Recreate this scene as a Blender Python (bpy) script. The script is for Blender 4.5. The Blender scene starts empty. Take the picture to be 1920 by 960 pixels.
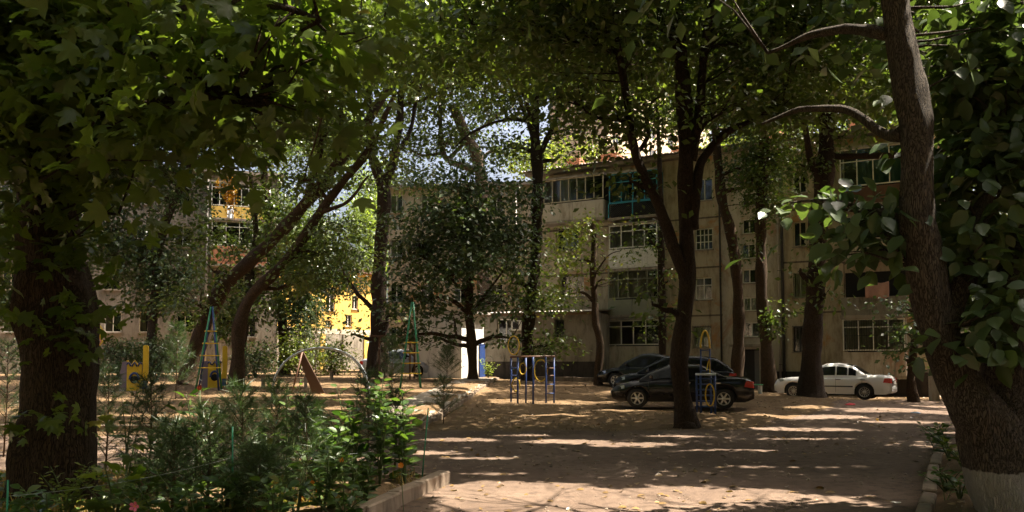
import bpy, math, random
import numpy as np
from mathutils import Vector, Matrix

# ------------------------------------------------------------------ camera, sky, sun, exposure
SC = bpy.context.scene
COL = SC.collection
EYE, FPX, PITCH = 1.6, 960 / math.tan(math.radians(31)), math.radians(3.6)
HOR = 680.0
CY = HOR - math.tan(PITCH) * FPX
cam_d = bpy.data.cameras.new('camera')
cam_d.sensor_width = 36.0
cam_d.lens = 18 / math.tan(math.radians(31))
cam_d.shift_y = (CY - 480) / 1920
cam_d.clip_end = 3000
cam = bpy.data.objects.new('camera', cam_d)
cam.location = (0, 0, EYE)
cam.rotation_euler = (math.pi / 2 + PITCH, 0, 0)
COL.objects.link(cam)
SC.camera = cam

SUN_EL, SUN_AZ = math.radians(62), math.radians(14)        # azimuth measured from +x towards +y
SUN = np.array([math.cos(SUN_EL) * math.cos(SUN_AZ), math.cos(SUN_EL) * math.sin(SUN_AZ), math.sin(SUN_EL)])
w = bpy.data.worlds.new('World'); SC.world = w; w.use_nodes = True
wn = w.node_tree.nodes; wn.clear()
sky = wn.new('ShaderNodeTexSky'); sky.sky_type = 'NISHITA'; sky.sun_disc = False
sky.sun_elevation = SUN_EL; sky.sun_rotation = math.pi / 2 - SUN_AZ
sky.air_density = 0.8; sky.dust_density = 10.0; sky.ozone_density = 1.0
bgn = wn.new('ShaderNodeBackground'); bgn.inputs['Strength'].default_value = 0.085
wo = wn.new('ShaderNodeOutputWorld')
w.node_tree.links.new(sky.outputs[0], bgn.inputs[0]); w.node_tree.links.new(bgn.outputs[0], wo.inputs[0])
sl = bpy.data.lights.new('sun', 'SUN'); sl.energy = 5.0; sl.angle = math.radians(0.53); sl.color = (1.0, 0.90, 0.74)
so = bpy.data.objects.new('sun', sl); COL.objects.link(so)
so.rotation_euler = Vector(SUN).to_track_quat('Z', 'Y').to_euler()
SC.view_settings.view_transform = 'Standard'; SC.view_settings.look = 'None'
SC.view_settings.gamma = 1.0; SC.view_settings.exposure = 2.2
SC.render.engine = 'CYCLES'
cy = SC.cycles
cy.max_bounces = 6; cy.diffuse_bounces = 3; cy.glossy_bounces = 2; cy.transmission_bounces = 4; cy.transparent_max_bounces = 8
cy.use_denoising = True
cy.caustics_reflective = False; cy.caustics_refractive = False
cy.use_adaptive_sampling = True; cy.adaptive_threshold = 0.02

R = random.Random(11)
NR = np.random.default_rng(7)

# ------------------------------------------------------------------ geometry of the place
def ray(px, py):
    a, b = (px - 960) / FPX, (CY - py) / FPX
    return np.array([a, math.cos(PITCH) - math.sin(PITCH) * b, math.sin(PITCH) + math.cos(PITCH) * b])
def at(px, py, d):                       # the point at depth y = d seen towards (px, py)
    r = ray(px, py)
    p = r * (d / r[1]); p[2] += EYE
    return p
def ppm(d): return FPX / d
def sst(t):
    t = np.clip(t, 0, 1); return t * t * (3 - 2 * t)
def hash2(i, j, s):
    v = np.sin(i * 127.1 + j * 311.7 + s * 74.7) * 43758.5453
    return v - np.floor(v)
def vnoise(x, y, s=0):
    x = np.asarray(x, float); y = np.asarray(y, float)
    i, j = np.floor(x), np.floor(y); f, g = sst(x - i), sst(y - j)
    a, b, c, d = hash2(i, j, s), hash2(i + 1, j, s), hash2(i, j + 1, s), hash2(i + 1, j + 1, s)
    return (a + (b - a) * f) * (1 - g) + (c + (d - c) * f) * g
def kerb_x(y): return -2.2 + (np.asarray(y, float) - 20.5) * 0.062
BED_C = (-0.98, 11.45)                    # inner corner of the left flower bed
def bed_edge_x(y): return -0.98 - (11.4 - np.asarray(y, float)) * 0.215
def in_bed(x, y): return sst((bed_edge_x(y) - x) / .25) * sst((11.4 - y) / .25)
def in_rbed(x, y):
    ex = 4.35 + (y - 9.1) * .52
    return sst((x - ex - .1) / .25) * sst((16.5 - y) / 1.5)
def gz(x, y, bumps=True):
    x = np.asarray(x, float); y = np.asarray(y, float)
    left = np.interp(y, [17, 21, 26, 33, 42, 60, 80], [0.0, .22, .42, .62, .82, .95, 1.0])
    right = .62 * sst((y - 23) / 20) * (1 - sst((x - 6) / 9)) + .10 * sst((y - 20) / 6) * (1 - sst((x - 12) / 4))
    right = right + .16 * np.exp(-(((x - 4.9) / 1.6) ** 2 + ((y - 23) / 1.6) ** 2)) + .16 * np.exp(-(((x - 11) / 2.6) ** 2 + ((y - 31) / 2.2) ** 2))
    s = sst((kerb_x(y) + .12 - x) / .35) * sst((y - 17) / 2)
    z = right * (1 - s) + left * s
    z = z + .12 * in_bed(x, y) + .08 * in_rbed(x, y)
    if bumps:
        near = np.clip(1 - np.abs(y - 25) / 60, 0, 1)
        soil = .25 + .75 * np.maximum(sst((y - 20.5 - (x > 6) * (x - 6) * 1.0) / 1.5), in_bed(x, y))
        z = z + near * soil * (.08 * (vnoise(x * .9, y * .9, 1) - .5) + .055 * (vnoise(x * 2.7, y * 2.7, 2) - .5))
    return z
def gpt(px, py):                          # ground point seen at (px, py)
    r = ray(px, py)
    for d in np.arange(5, 110, .04):
        p = r * (d / r[1])
        if p[2] + EYE <= gz(p[0], p[1]): break
    return np.array([p[0], p[1], float(gz(p[0], p[1]))])
def gp(x, y): return (x, y, float(gz(x, y)))

# ------------------------------------------------------------------ materials
MATS = {}
class NB:
    def __init__(s, name):
        s.m = bpy.data.materials.new(name); s.m.use_nodes = True
        s.t = s.m.node_tree; s.t.nodes.clear()
        s.out = s.t.nodes.new('ShaderNodeOutputMaterial'); MATS[name] = s.m
    def n(s, typ, **kw):
        o = s.t.nodes.new('ShaderNode' + typ)
        for k, v in kw.items():
            if hasattr(o, k): setattr(o, k, v)
            else: o.inputs[k.replace('_', ' ')].default_value = v
        return o
    def l(s, a, b): s.t.links.new(a, b)
    def noise(s, scale, detail=5, rough=.6, vec=None, dist=0):
        o = s.n('TexNoise'); o.inputs['Scale'].default_value = scale; o.inputs['Detail'].default_value = detail
        o.inputs['Roughness'].default_value = rough; o.inputs['Distortion'].default_value = dist
        if vec is None: vec = s.coord()
        s.l(vec, o.inputs['Vector']); return o.outputs[0]
    def coord(s, kind='Object', scale=None):
        c = s.n('TexCoord').outputs[kind]
        if scale:
            mp = s.n('Mapping'); mp.inputs['Scale'].default_value = scale; s.l(c, mp.inputs[0]); c = mp.outputs[0]
        return c
    def ramp(s, fac, stops):
        r = s.n('ValToRGB'); e = r.color_ramp.elements
        while len(e) < len(stops): e.new(.5)
        for k, (p, c) in enumerate(stops):
            e[k].position = p; e[k].color = (*c, 1) if len(c) == 3 else c
        s.l(fac, r.inputs[0]); return r.outputs[0]
    def mix(s, fac, a, b, blend='MIX'):
        m = s.n('Mix', data_type='RGBA', blend_type=blend)
        for v, i in ((fac, 0), (a, 6), (b, 7)):
            if hasattr(v, 'node'): s.l(v, m.inputs[i])
            elif i == 0: m.inputs[0].default_value = v
            else: m.inputs[i].default_value = (*v, 1)
        return m.outputs[2]
    def bsdf(s, col, rough=.8, metal=0, spec=.5, bump=None, bstr=.3, bdist=.02, coat=0):
        b = s.n('BsdfPrincipled')
        if hasattr(col, 'node'): s.l(col, b.inputs['Base Color'])
        else: b.inputs['Base Color'].default_value = (*col, 1)
        if hasattr(rough, 'node'): s.l(rough, b.inputs['Roughness'])
        else: b.inputs['Roughness'].default_value = rough
        b.inputs['Metallic'].default_value = metal
        b.inputs['Specular IOR Level'].default_value = spec
        b.inputs['Coat Weight'].default_value = coat
        if bump is not None:
            k = s.n('Bump'); k.inputs['Strength'].default_value = bstr; k.inputs['Distance'].default_value = bdist
            s.l(bump, k.inputs['Height']); s.l(k.outputs[0], b.inputs['Normal'])
        return b.outputs[0]
    def done(s, sh): s.l(sh, s.out.inputs[0]); return s.m

def m_plain(name, col, rough=.7, var=.25, scale=6, metal=0, bstr=.15, wear=None):
    b = NB(name); nz = b.noise(scale)
    c = b.mix(nz, tuple(v * (1 - var) for v in col), tuple(min(1, v * (1 + var)) for v in col))
    if wear:
        f = b.ramp(b.noise(scale * 2.3, 8, .7), [(.55, (0, 0, 0)), (.68, (1, 1, 1))])
        c = b.mix(f, c, wear)
    return b.done(b.bsdf(c, rough, metal, bump=b.noise(scale * 6), bstr=bstr, bdist=.01))

def m_leaf(name, dark, light, trans=.45, old=None):
    b = NB(name)
    a = b.n('Attribute', attribute_name='tone')
    stops = [(0, dark), (.75, light)]
    if old: stops += [(.93, light), (.97, old)]
    c = b.ramp(a.outputs['Fac'], stops)
    p = b.bsdf(c, .36, spec=.5)
    t = b.n('BsdfTranslucent')
    tc = b.mix(1.0, c, (1.35, 1.45, .5), 'MULTIPLY'); b.l(tc, t.inputs[0])
    mx = b.n('MixShader'); mx.inputs[0].default_value = trans
    b.l(p, mx.inputs[1]); b.l(t.outputs[0], mx.inputs[2])
    return b.done(mx.outputs[0])
m_leaf('leaf_plane', (.050, .085, .014), (.12, .16, .035), .5, (.22, .17, .04))
m_leaf('leaf_mid', (.045, .078, .016), (.105, .135, .038), .42, (.20, .16, .05))
m_leaf('leaf_dark', (.030, .060, .018), (.075, .105, .040), .32)
m_leaf('leaf_light', (.085, .125, .022), (.19, .22, .05), .5, (.28, .22, .05))
m_leaf('leaf_broad', (.035, .068, .022), (.080, .115, .045), .34)
m_leaf('leaf_shrub', (.035, .078, .020), (.090, .145, .036), .40, (.14, .15, .04))
m_leaf('needle', (.028, .060, .026), (.070, .110, .042), .25)
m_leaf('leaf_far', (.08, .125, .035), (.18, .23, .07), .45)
m_leaf('dry_grass', (.17, .12, .035), (.38, .27, .07), .3)
m_leaf('litter', (.09, .055, .025), (.26, .16, .06), .1)
m_leaf('orange_leaf', (.45, .20, .03), (.65, .38, .07), .4)

def m_bark(name, c0, c1, sc=1.0, limed=False):
    b = NB(name)
    v0 = b.coord('Object', (13 * sc, 13 * sc, 2.4 * sc))
    dn = b.n('TexNoise'); dn.inputs['Scale'].default_value = 1.1; dn.inputs['Detail'].default_value = 6; b.l(v0, dn.inputs['Vector'])
    vm = b.n('VectorMath', operation='MULTIPLY_ADD'); vm.inputs[1].default_value = (2.2, 2.2, 2.2); b.l(dn.outputs['Color'], vm.inputs[0]); b.l(v0, vm.inputs[2]); v = vm.outputs[0]
    n1 = b.noise(2.2, 8, .65, v, .6)
    vor = b.n('TexVoronoi', feature='DISTANCE_TO_EDGE'); vor.inputs['Scale'].default_value = 2.6
    b.l(v, vor.inputs['Vector'])
    ed = b.ramp(vor.outputs['Distance'], [(.0, (0, 0, 0)), (.16, (1, 1, 1))])
    c = b.mix(n1, c0, c1)
    c = b.mix(b.ramp(b.noise(1.3, 3), [(.5, (0, 0, 0)), (.7, (1, 1, 1))]), c, tuple(v * .6 + .02 for v in c1))
    c = b.mix(ed, tuple(v * .45 for v in c0), c)
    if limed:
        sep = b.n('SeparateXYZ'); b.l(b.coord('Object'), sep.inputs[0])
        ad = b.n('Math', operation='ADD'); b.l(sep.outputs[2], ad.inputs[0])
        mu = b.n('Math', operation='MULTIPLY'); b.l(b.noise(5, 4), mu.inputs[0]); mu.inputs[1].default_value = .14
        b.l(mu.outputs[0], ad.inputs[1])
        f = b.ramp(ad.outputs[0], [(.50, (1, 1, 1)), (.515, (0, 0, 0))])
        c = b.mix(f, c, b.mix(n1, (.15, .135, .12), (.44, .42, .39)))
    h = b.mix(.5, n1, ed)
    return b.done(b.bsdf(c, .95, spec=.2, bump=h, bstr=.9, bdist=.03))
m_bark('bark_dark', (.030, .020, .013), (.085, .055, .035))
m_bark('bark_brown', (.045, .028, .015), (.12, .075, .042))
m_bark('bark_grey', (.050, .036, .024), (.125, .088, .060), 1.3)
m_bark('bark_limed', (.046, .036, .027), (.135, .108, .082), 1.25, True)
m_bark('bark_pale', (.12, .085, .06), (.30, .22, .16))

def m_soil():
    b = NB('soil'); co = b.coord('Object')
    n1 = b.noise(.35, 6, .6, co); n2 = b.noise(3.1, 8, .7, co); n3 = b.noise(38, 4, .7, co)
    c = b.mix(n1, (.095, .058, .030), (.17, .108, .056))
    c = b.mix(b.ramp(n2, [(.42, (0, 0, 0)), (.7, (1, 1, 1))]), c, (.22, .150, .084))
    c = b.mix(b.ramp(n3, [(.56, (0, 0, 0)), (.66, (1, 1, 1))]), c, (.055, .035, .02))
    return b.done(b.bsdf(c, .95, spec=.15, bump=b.mix(.45, n2, n3), bstr=.7, bdist=.05))
m_soil()
def m_road():
    b = NB('road_dust'); co = b.coord('Object')
    n1 = b.noise(.45, 6, .62, co); n2 = b.noise(5.5, 8, .72, co); n3 = b.noise(60, 3, .7, co)
    c = b.mix(b.ramp(n1, [(.35, (0, 0, 0)), (.68, (1, 1, 1))]), (.105, .070, .050), (.185, .130, .095))
    c = b.mix(b.ramp(n2, [(.48, (0, 0, 0)), (.62, (1, 1, 1))]), c, (.082, .056, .042))
    c = b.mix(b.ramp(n3, [(.60, (0, 0, 0)), (.70, (1, 1, 1))]), c, (.042, .03, .023))
    return b.done(b.bsdf(c, .92, spec=.2, bump=b.mix(.5, n2, n3), bstr=.55, bdist=.03))
m_road()
def m_plaster(name, c0, c1, stain, patch=None, sc=1.0):
    b = NB(name); co = b.coord('Object')
    n1 = b.noise(.5 * sc, 6, .65, co); n2 = b.noise(2.6, 8, .7, b.coord('Object', (1, 1, .35)))
    c = b.mix(n1, c0, c1)
    c = b.mix(b.ramp(n2, [(.47, (0, 0, 0)), (.66, (1, 1, 1))]), c, stain)
    c = b.mix(b.ramp(b.noise(1.1, 9, .72, b.coord('Object', (2.2, 2.2, .30)), .4), [(.55, (0, 0, 0)), (.70, (.75, .75, .75))]), c, tuple(v * .42 for v in stain))
    if patch:
        f = b.ramp(b.noise(.42, 5, .7, co, .5), [(.57, (0, 0, 0)), (.64, (1, 1, 1))])
        c = b.mix(f, c, patch)
    c = b.mix(b.ramp(b.noise(9, 6, .75, co), [(.60, (0, 0, 0)), (.75, (.6, .6, .6))]), c, tuple(v * .55 for v in stain))
    return b.done(b.bsdf(c, .9, spec=.2, bump=b.noise(25, 6, .7, co), bstr=.25, bdist=.02))
m_plaster('plaster_tan', (.38, .32, .225), (.50, .43, .32), (.25, .195, .13), (.40, .22, .10))
m_plaster('plaster_pale', (.44, .39, .31), (.54, .48, .39), (.30, .25, .185), (.37, .24, .17))
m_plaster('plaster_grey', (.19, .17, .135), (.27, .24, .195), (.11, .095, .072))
m_plaster('plaster_yellow', (.62, .40, .09), (.70, .47, .13), (.50, .32, .08))
m_plaster('plaster_white', (.70, .68, .64), (.80, .78, .74), (.55, .52, .48))
m_plaster('plinth_dark', (.035, .030, .026), (.065, .055, .048), (.022, .02, .018))
m_plaster('highrise_tan', (.52, .42, .30), (.62, .52, .40), (.45, .36, .26))
m_plaster('concrete', (.26, .22, .175), (.36, .31, .25), (.17, .14, .11), None, 3)
m_plaster('kerb_stone', (.20, .15, .11), (.30, .235, .175), (.12, .09, .068), None, 4)
m_plaster('joint_grime', (.10, .08, .058), (.20, .16, .12), (.06, .048, .036), None, 5)
m_plain('brick_red', (.30, .12, .06), .9, .3, 12)
m_plain('white_frame', (.68, .65, .58), .6, .15, 5, wear=(.30, .25, .19))
m_plain('beige_frame', (.46, .39, .27), .7, .15, 5, wear=(.28, .22, .15))
m_plain('teal_frame', (.025, .22, .29), .6, .2, 5, wear=(.10, .16, .17))
m_plain('greygreen_frame', (.24, .24, .17), .7, .2, 5)
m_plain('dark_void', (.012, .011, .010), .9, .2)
m_plain('curtain', (.34, .29, .21), .9, .2, 3)
m_plain('curtain_teal', (.05, .17, .18), .9, .2, 3)
m_plain('roof_sheet', (.40, .36, .32), .55, .25, 2, bstr=.2)
m_plain('rust_sheet', (.075, .038, .02), .8, .35, 4)
m_plain('pipe_metal', (.42, .38, .33), .45, .25, 5, .4)
m_plain('iron_dark', (.035, .032, .030), .6, .2)
m_plain('door_dark', (.014, .013, .013), .6, .2)
m_plain('door_grey', (.17, .17, .17), .6, .2)
m_plain('blue_paint', (.016, .045, .17), .5, .3, 9, wear=(.10, .08, .07))
m_plain('green_paint', (.02, .20, .09), .45, .25, 9, wear=(.10, .14, .10))
m_plain('yellow_paint', (.62, .40, .02), .45, .2, 9, wear=(.38, .26, .06))
m_plain('brown_paint', (.11, .05, .025), .6, .3, 9)
m_plain('red_paint', (.45, .045, .03), .5, .2)
m_plain('pink_paint', (.50, .15, .12), .5, .2)
m_plain('pale_bar', (.50, .55, .60), .4, .15, 9, wear=(.20, .32, .45))
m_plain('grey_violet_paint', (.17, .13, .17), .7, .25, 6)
m_plain('stake_green', (.015, .20, .10), .4, .15)
m_plain('wire_pale', (.30, .32, .30), .5, .1)
m_plain('wood_weathered', (.16, .10, .06), .85, .3, 7)
m_plain('cloth_pink', (.42, .23, .18), .95, .3, 4)
m_plain('cloth_white', (.72, .72, .74), .95, .08, 4)
m_plain('petal_pink', (.75, .16, .28), .6, .12)
m_plain('petal_orange', (.80, .26, .02), .6, .2)
m_plain('litter_white', (.65, .63, .60), .8, .1)
m_plain('litter_red', (.55, .03, .05), .6, .1)
m_plain('litter_blue', (.20, .32, .48), .6, .1)
m_plain('rubber', (.016, .015, .015), .85, .2)
m_plain('alloy', (.55, .54, .52), .3, .1, metal=.7)
m_plain('chrome', (.60, .60, .60), .2, .05, metal=.9)
m_plain('plastic_black', (.018, .018, .018), .5, .1)
m_plain('plate_white', (.7, .7, .68), .5, .05)
m_plain('ac_white', (.60, .58, .52), .5, .08)
m_plain('pebble', (.26, .20, .15), .9, .4, 3)
def m_car(name, col, dust=.25):
    b = NB(name)
    sep = b.n('SeparateXYZ'); b.l(b.coord('Object'), sep.inputs[0])
    f = b.ramp(sep.outputs[2], [(.2, (.06,) * 3), (.75, (dust * .03,) * 3)])
    n = b.noise(5, 5); f2 = b.mix(1.0, f, n, 'MULTIPLY')
    c = b.mix(f2, col, (.22, .16, .11))
    return b.done(b.bsdf(c, .16, 0, .35, coat=.12))
m_car('paint_black', (.008, .008, .009)); m_car('paint_navy', (.010, .011, .016), .4); m_car('paint_white', (.72, .71, .70)); m_car('paint_silver', (.32, .35, .40))
def m_glass(name, col, mixf):
    b = NB(name); g = b.n('BsdfGlossy'); g.inputs['Roughness'].default_value = .06
    d = b.n('BsdfTransparent'); d.inputs[0].default_value = (*col, 1)
    lw = b.n('Fresnel'); lw.inputs[0].default_value = 1.5
    ad = b.n('Math', operation='ADD', use_clamp=True); b.l(lw.outputs[0], ad.inputs[0]); ad.inputs[1].default_value = mixf
    m = b.n('MixShader'); b.l(ad.outputs[0], m.inputs[0]); b.l(d.outputs[0], m.inputs[1]); b.l(g.outputs[0], m.inputs[2])
    return b.done(m.outputs[0])
m_glass('glass', (.62, .66, .66), .04)
m_glass('glass_car', (.10, .11, .12), .04)
m_glass('lamp_glass', (.75, .75, .72), .25)
def m_tail():
    b = NB('tail_red'); return b.done(b.bsdf((.42, .012, .010), .2, coat=.5))
m_tail()

# ------------------------------------------------------------------ object helpers
def link(o, parent=None):
    COL.objects.link(o)
    if parent is not None: o.parent = parent
    return o
def tag(o, label=None, cat=None, group=None, kind=None):
    for k, v in (('label', label), ('category', cat), ('group', group), ('kind', kind)):
        if v: o[k] = v
    return o
def thing(name, label, cat, loc=(0, 0, 0), rz=0, group=None):
    o = bpy.data.objects.new(name, None); o.empty_display_size = .2
    o.location = tuple(float(v) for v in loc); o.rotation_euler = (0, 0, rz)
    link(o); return tag(o, label, cat, group)
def rot_to(d):
    return Vector(d).to_track_quat('Z', 'Y').to_matrix()
class MB:
    def __init__(s): s.v = []; s.f = []; s.sm = []
    def raw(s, v, f, smooth=False):
        n = len(s.v); s.v += [tuple(float(c) for c in p) for p in v]
        s.f += [tuple(int(i) + n for i in q) for q in f]; s.sm += [smooth] * len(f); return s
    def box(s, x0, x1, y0, y1, z0, z1):
        v = [(x, y, z) for z in (z0, z1) for x, y in ((x0, y0), (x1, y0), (x1, y1), (x0, y1))]
        return s.raw(v, [(3, 2, 1, 0), (4, 5, 6, 7), (0, 1, 5, 4), (1, 2, 6, 5), (2, 3, 7, 6), (3, 0, 4, 7)])
    def tbox(s, c, size, M):              # rotated box
        h = [v / 2 for v in size]
        v = [Vector(c) + M @ Vector((x * h[0], y * h[1], z * h[2])) for z in (-1, 1) for x, y in ((-1, -1), (1, -1), (1, 1), (-1, 1))]
        return s.raw(v, [(3, 2, 1, 0), (4, 5, 6, 7), (0, 1, 5, 4), (1, 2, 6, 5), (2, 3, 7, 6), (3, 0, 4, 7)])
    def bar(s, a, b, r, seg=8): return s.tube([a, b], [r, r], seg)
    def tube(s, pts, rad, seg=8, closed=False, noise=0, rng=None, relief=None):
        P = [Vector([float(c) for c in p]) for p in pts]; n = len(P)
        if not hasattr(rad, '__len__'): rad = [rad] * n
        up = None; vs = []
        for i in range(n):
            if closed: t = (P[(i + 1) % n] - P[i - 1]).normalized()
            else: t = (P[min(i + 1, n - 1)] - P[max(i - 1, 0)]).normalized()
            if up is None:
                up = Vector((1, 0, 0)) if abs(t.x) < .8 else Vector((0, 1, 0))
            up = (up - t * up.dot(t)).normalized(); sd = t.cross(up)
            for k in range(seg):
                a = 2 * math.pi * k / seg
                r = rad[i] * (1 + (noise * (rng.random() - .5) if noise else 0))
                if relief is not None: r *= 1 + relief[i][k]
                vs.append(P[i] + (up * math.cos(a) + sd * math.sin(a)) * r)
        fs = []
        for i in range(n if closed else n - 1):
            j = (i + 1) % n
            for k in range(seg):
                l = (k + 1) % seg
                fs.append((i * seg + k, i * seg + l, j * seg + l, j * seg + k))
        if not closed:
            fs.append(tuple(range(seg - 1, -1, -1))); fs.append(tuple((n - 1) * seg + k for k in range(seg)))
        return s.raw(vs, fs, True)
    def ring(s, c, r, rr, M=Matrix.Identity(3), n=28, seg=6, sy=1.0):
        return s.tube([Vector(c) + M @ Vector((r * math.cos(2 * math.pi * k / n), r * sy * math.sin(2 * math.pi * k / n), 0)) for k in range(n)], rr, seg, True)
    def lathe(s, prof, n, M=Matrix.Identity(3), c=(0, 0, 0)):
        vs = []; fs = []; m = len(prof)
        for k in range(n):
            a = 2 * math.pi * k / n
            for r, z in prof: vs.append(Vector(c) + M @ Vector((r * math.cos(a), r * math.sin(a), z)))
        for k in range(n):
            l = (k + 1) % n
            for i in range(m - 1): fs.append((k * m + i, l * m + i, l * m + i + 1, k * m + i + 1))
        return s.raw(vs, fs, True)
    def prism(s, poly, y0, y1):           # outline in x, z pushed along y
        n = len(poly)
        v = [(x, y0, z) for x, z in poly] + [(x, y1, z) for x, z in poly]
        f = [tuple(range(n - 1, -1, -1)), tuple(range(n, 2 * n))] + [(i, (i + 1) % n, n + (i + 1) % n, n + i) for i in range(n)]
        return s.raw(v, f)
    def mesh(s, name, mat):
        me = bpy.data.meshes.new(name); me.from_pydata(s.v, [], s.f)
        me.polygons.foreach_set('use_smooth', s.sm)
        if mat: me.materials.append(MATS[mat])
        me.update(); return me
    def build(s, name, mat, parent=None, bevel=0):
        o = link(bpy.data.objects.new(name, s.mesh(name, mat)), parent)
        if bevel:
            b = o.modifiers.new('bevel', 'BEVEL'); b.width = bevel; b.segments = 2; b.limit_method = 'ANGLE'
        return o
def spline(pts, per=6):                   # Catmull-Rom through rows of (x, y, z, r)
    P = np.array(pts, float); out = []
    for i in range(len(P) - 1):
        p0, p1, p2, p3 = P[max(i - 1, 0)], P[i], P[i + 1], P[min(i + 2, len(P) - 1)]
        for t in np.linspace(0, 1, per, endpoint=False):
            out.append(.5 * ((2 * p1) + (p2 - p0) * t + (2 * p0 - 5 * p1 + 4 * p2 - p3) * t * t + (3 * p1 - p0 - 3 * p2 + p3) * t ** 3))
    out.append(P[-1]); return np.array(out)

# ------------------------------------------------------------------ leaves
RHOMB = (np.array([(0, 0, 0), (.5, -.30, .07), (1, 0, -.05), (.45, .30, .07)]), [(0, 1, 2), (0, 2, 3)])
OVATE = (np.array([(0, 0, 0), (.22, -.26, .05), (.5, -.33, .07), (.8, -.18, .02), (1, 0, -.08), (.8, .18, .02), (.5, .33, .07), (.22, .26, .05), (.5, 0, 0)]),
         [(0, 1, 8), (1, 2, 8), (2, 3, 8), (3, 4, 8), (4, 5, 8), (5, 6, 8), (6, 7, 8), (7, 0, 8)])
LANCE = (np.array([(0, 0, 0), (.3, -.13, .03), (.65, -.11, .0), (1, 0, -.14), (.65, .11, .0), (.3, .13, .03)]), [(0, 1, 5), (1, 2, 4, 5), (2, 3, 4)])
def _lobed():
    ang = [-150, -118, -100, -78, -62, -48, -32, -14, 0, 14, 32, 48, 62, 78, 100, 118, 150]
    rad = [.22, .30, .50, .34, .52, .60, .34, .52, .68, .52, .34, .60, .52, .34, .50, .30, .22]
    v = [(.3 + r * math.cos(math.radians(a)), r * math.sin(math.radians(a)), -.30 * r * r + .05 * (i % 2) + .10 * math.sin(math.radians(a) * 1.7 + .6) * r) for i, (a, r) in enumerate(zip(ang, rad))]
    v.append((.3, 0, .03)); n = len(ang)
    return np.array(v), [(i, (i + 1) % n, n) for i in range(n)]
LOBED = _lobed()
NEEDLE = (np.array([(0, -.02, 0), (0, .02, 0), (1, 0, 0)]), [(0, 1, 2)])

def unit(a): return a / np.maximum(np.linalg.norm(a, axis=-1, keepdims=True), 1e-9)
def leaf_frames(dirs, nrm):
    d = unit(dirs); n = unit(nrm - d * np.sum(nrm * d, -1, keepdims=True)); s = np.cross(n, d)
    return d, s, n
def leaf_mesh(name, pos, dirs, nrm, size, shape, mat, tone=None):
    V, Fs = shape; n, k = len(pos), len(V)
    d, s, nn = leaf_frames(dirs, nrm)
    size = np.broadcast_to(np.asarray(size, float), (n,))[:, None, None]
    v = pos[:, None, :] + size * (V[None, :, 0:1] * d[:, None] + V[None, :, 1:2] * s[:, None] + V[None, :, 2:3] * nn[:, None])
    me = bpy.data.meshes.new(name)
    me.vertices.add(n * k); me.vertices.foreach_set('co', v.astype(np.float32).ravel())
    lt = np.array([len(f) for f in Fs]); idx = np.concatenate([np.array(f) for f in Fs])
    loops = (idx[None] + (np.arange(n) * k)[:, None]).ravel()
    me.loops.add(len(loops)); me.loops.foreach_set('vertex_index', loops.astype(np.int32))
    tot = np.tile(lt, n); st = np.concatenate([[0], np.cumsum(tot)[:-1]])
    me.polygons.add(len(tot)); me.polygons.foreach_set('loop_start', st.astype(np.int32)); me.polygons.foreach_set('loop_total', tot.astype(np.int32))
    if tone is None: tone = NR.random(n)
    at_ = me.attributes.new('tone', 'FLOAT', 'FACE'); at_.data.foreach_set('value', np.repeat(tone, len(Fs)).astype(np.float32))
    me.materials.append(MATS[mat]); me.update(); me.validate()
    return me
SINGLE = {}
def single_leaf(shape, mat, tone):
    key = (id(shape), mat, round(tone * 5))
    if key not in SINGLE:
        SINGLE[key] = leaf_mesh('leaf', np.zeros((1, 3)), np.array([[1., 0, 0]]), np.array([[0, 0, 1.]]), 1.0, shape, mat, np.array([round(tone * 5) / 5 * .9]))
    return SINGLE[key]
def leaf_object(parent, p, d, n, size, shape, mat, tone):
    D, S, N = leaf_frames(np.array([d]), np.array([n]))
    o = bpy.data.objects.new('leaf', single_leaf(shape, mat, tone))
    M = Matrix([[D[0][i] * size, S[0][i] * size, N[0][i] * size, p[i]] for i in range(3)] + [[0, 0, 0, 1]])
    link(o, parent); o.matrix_local = M; return o

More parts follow.
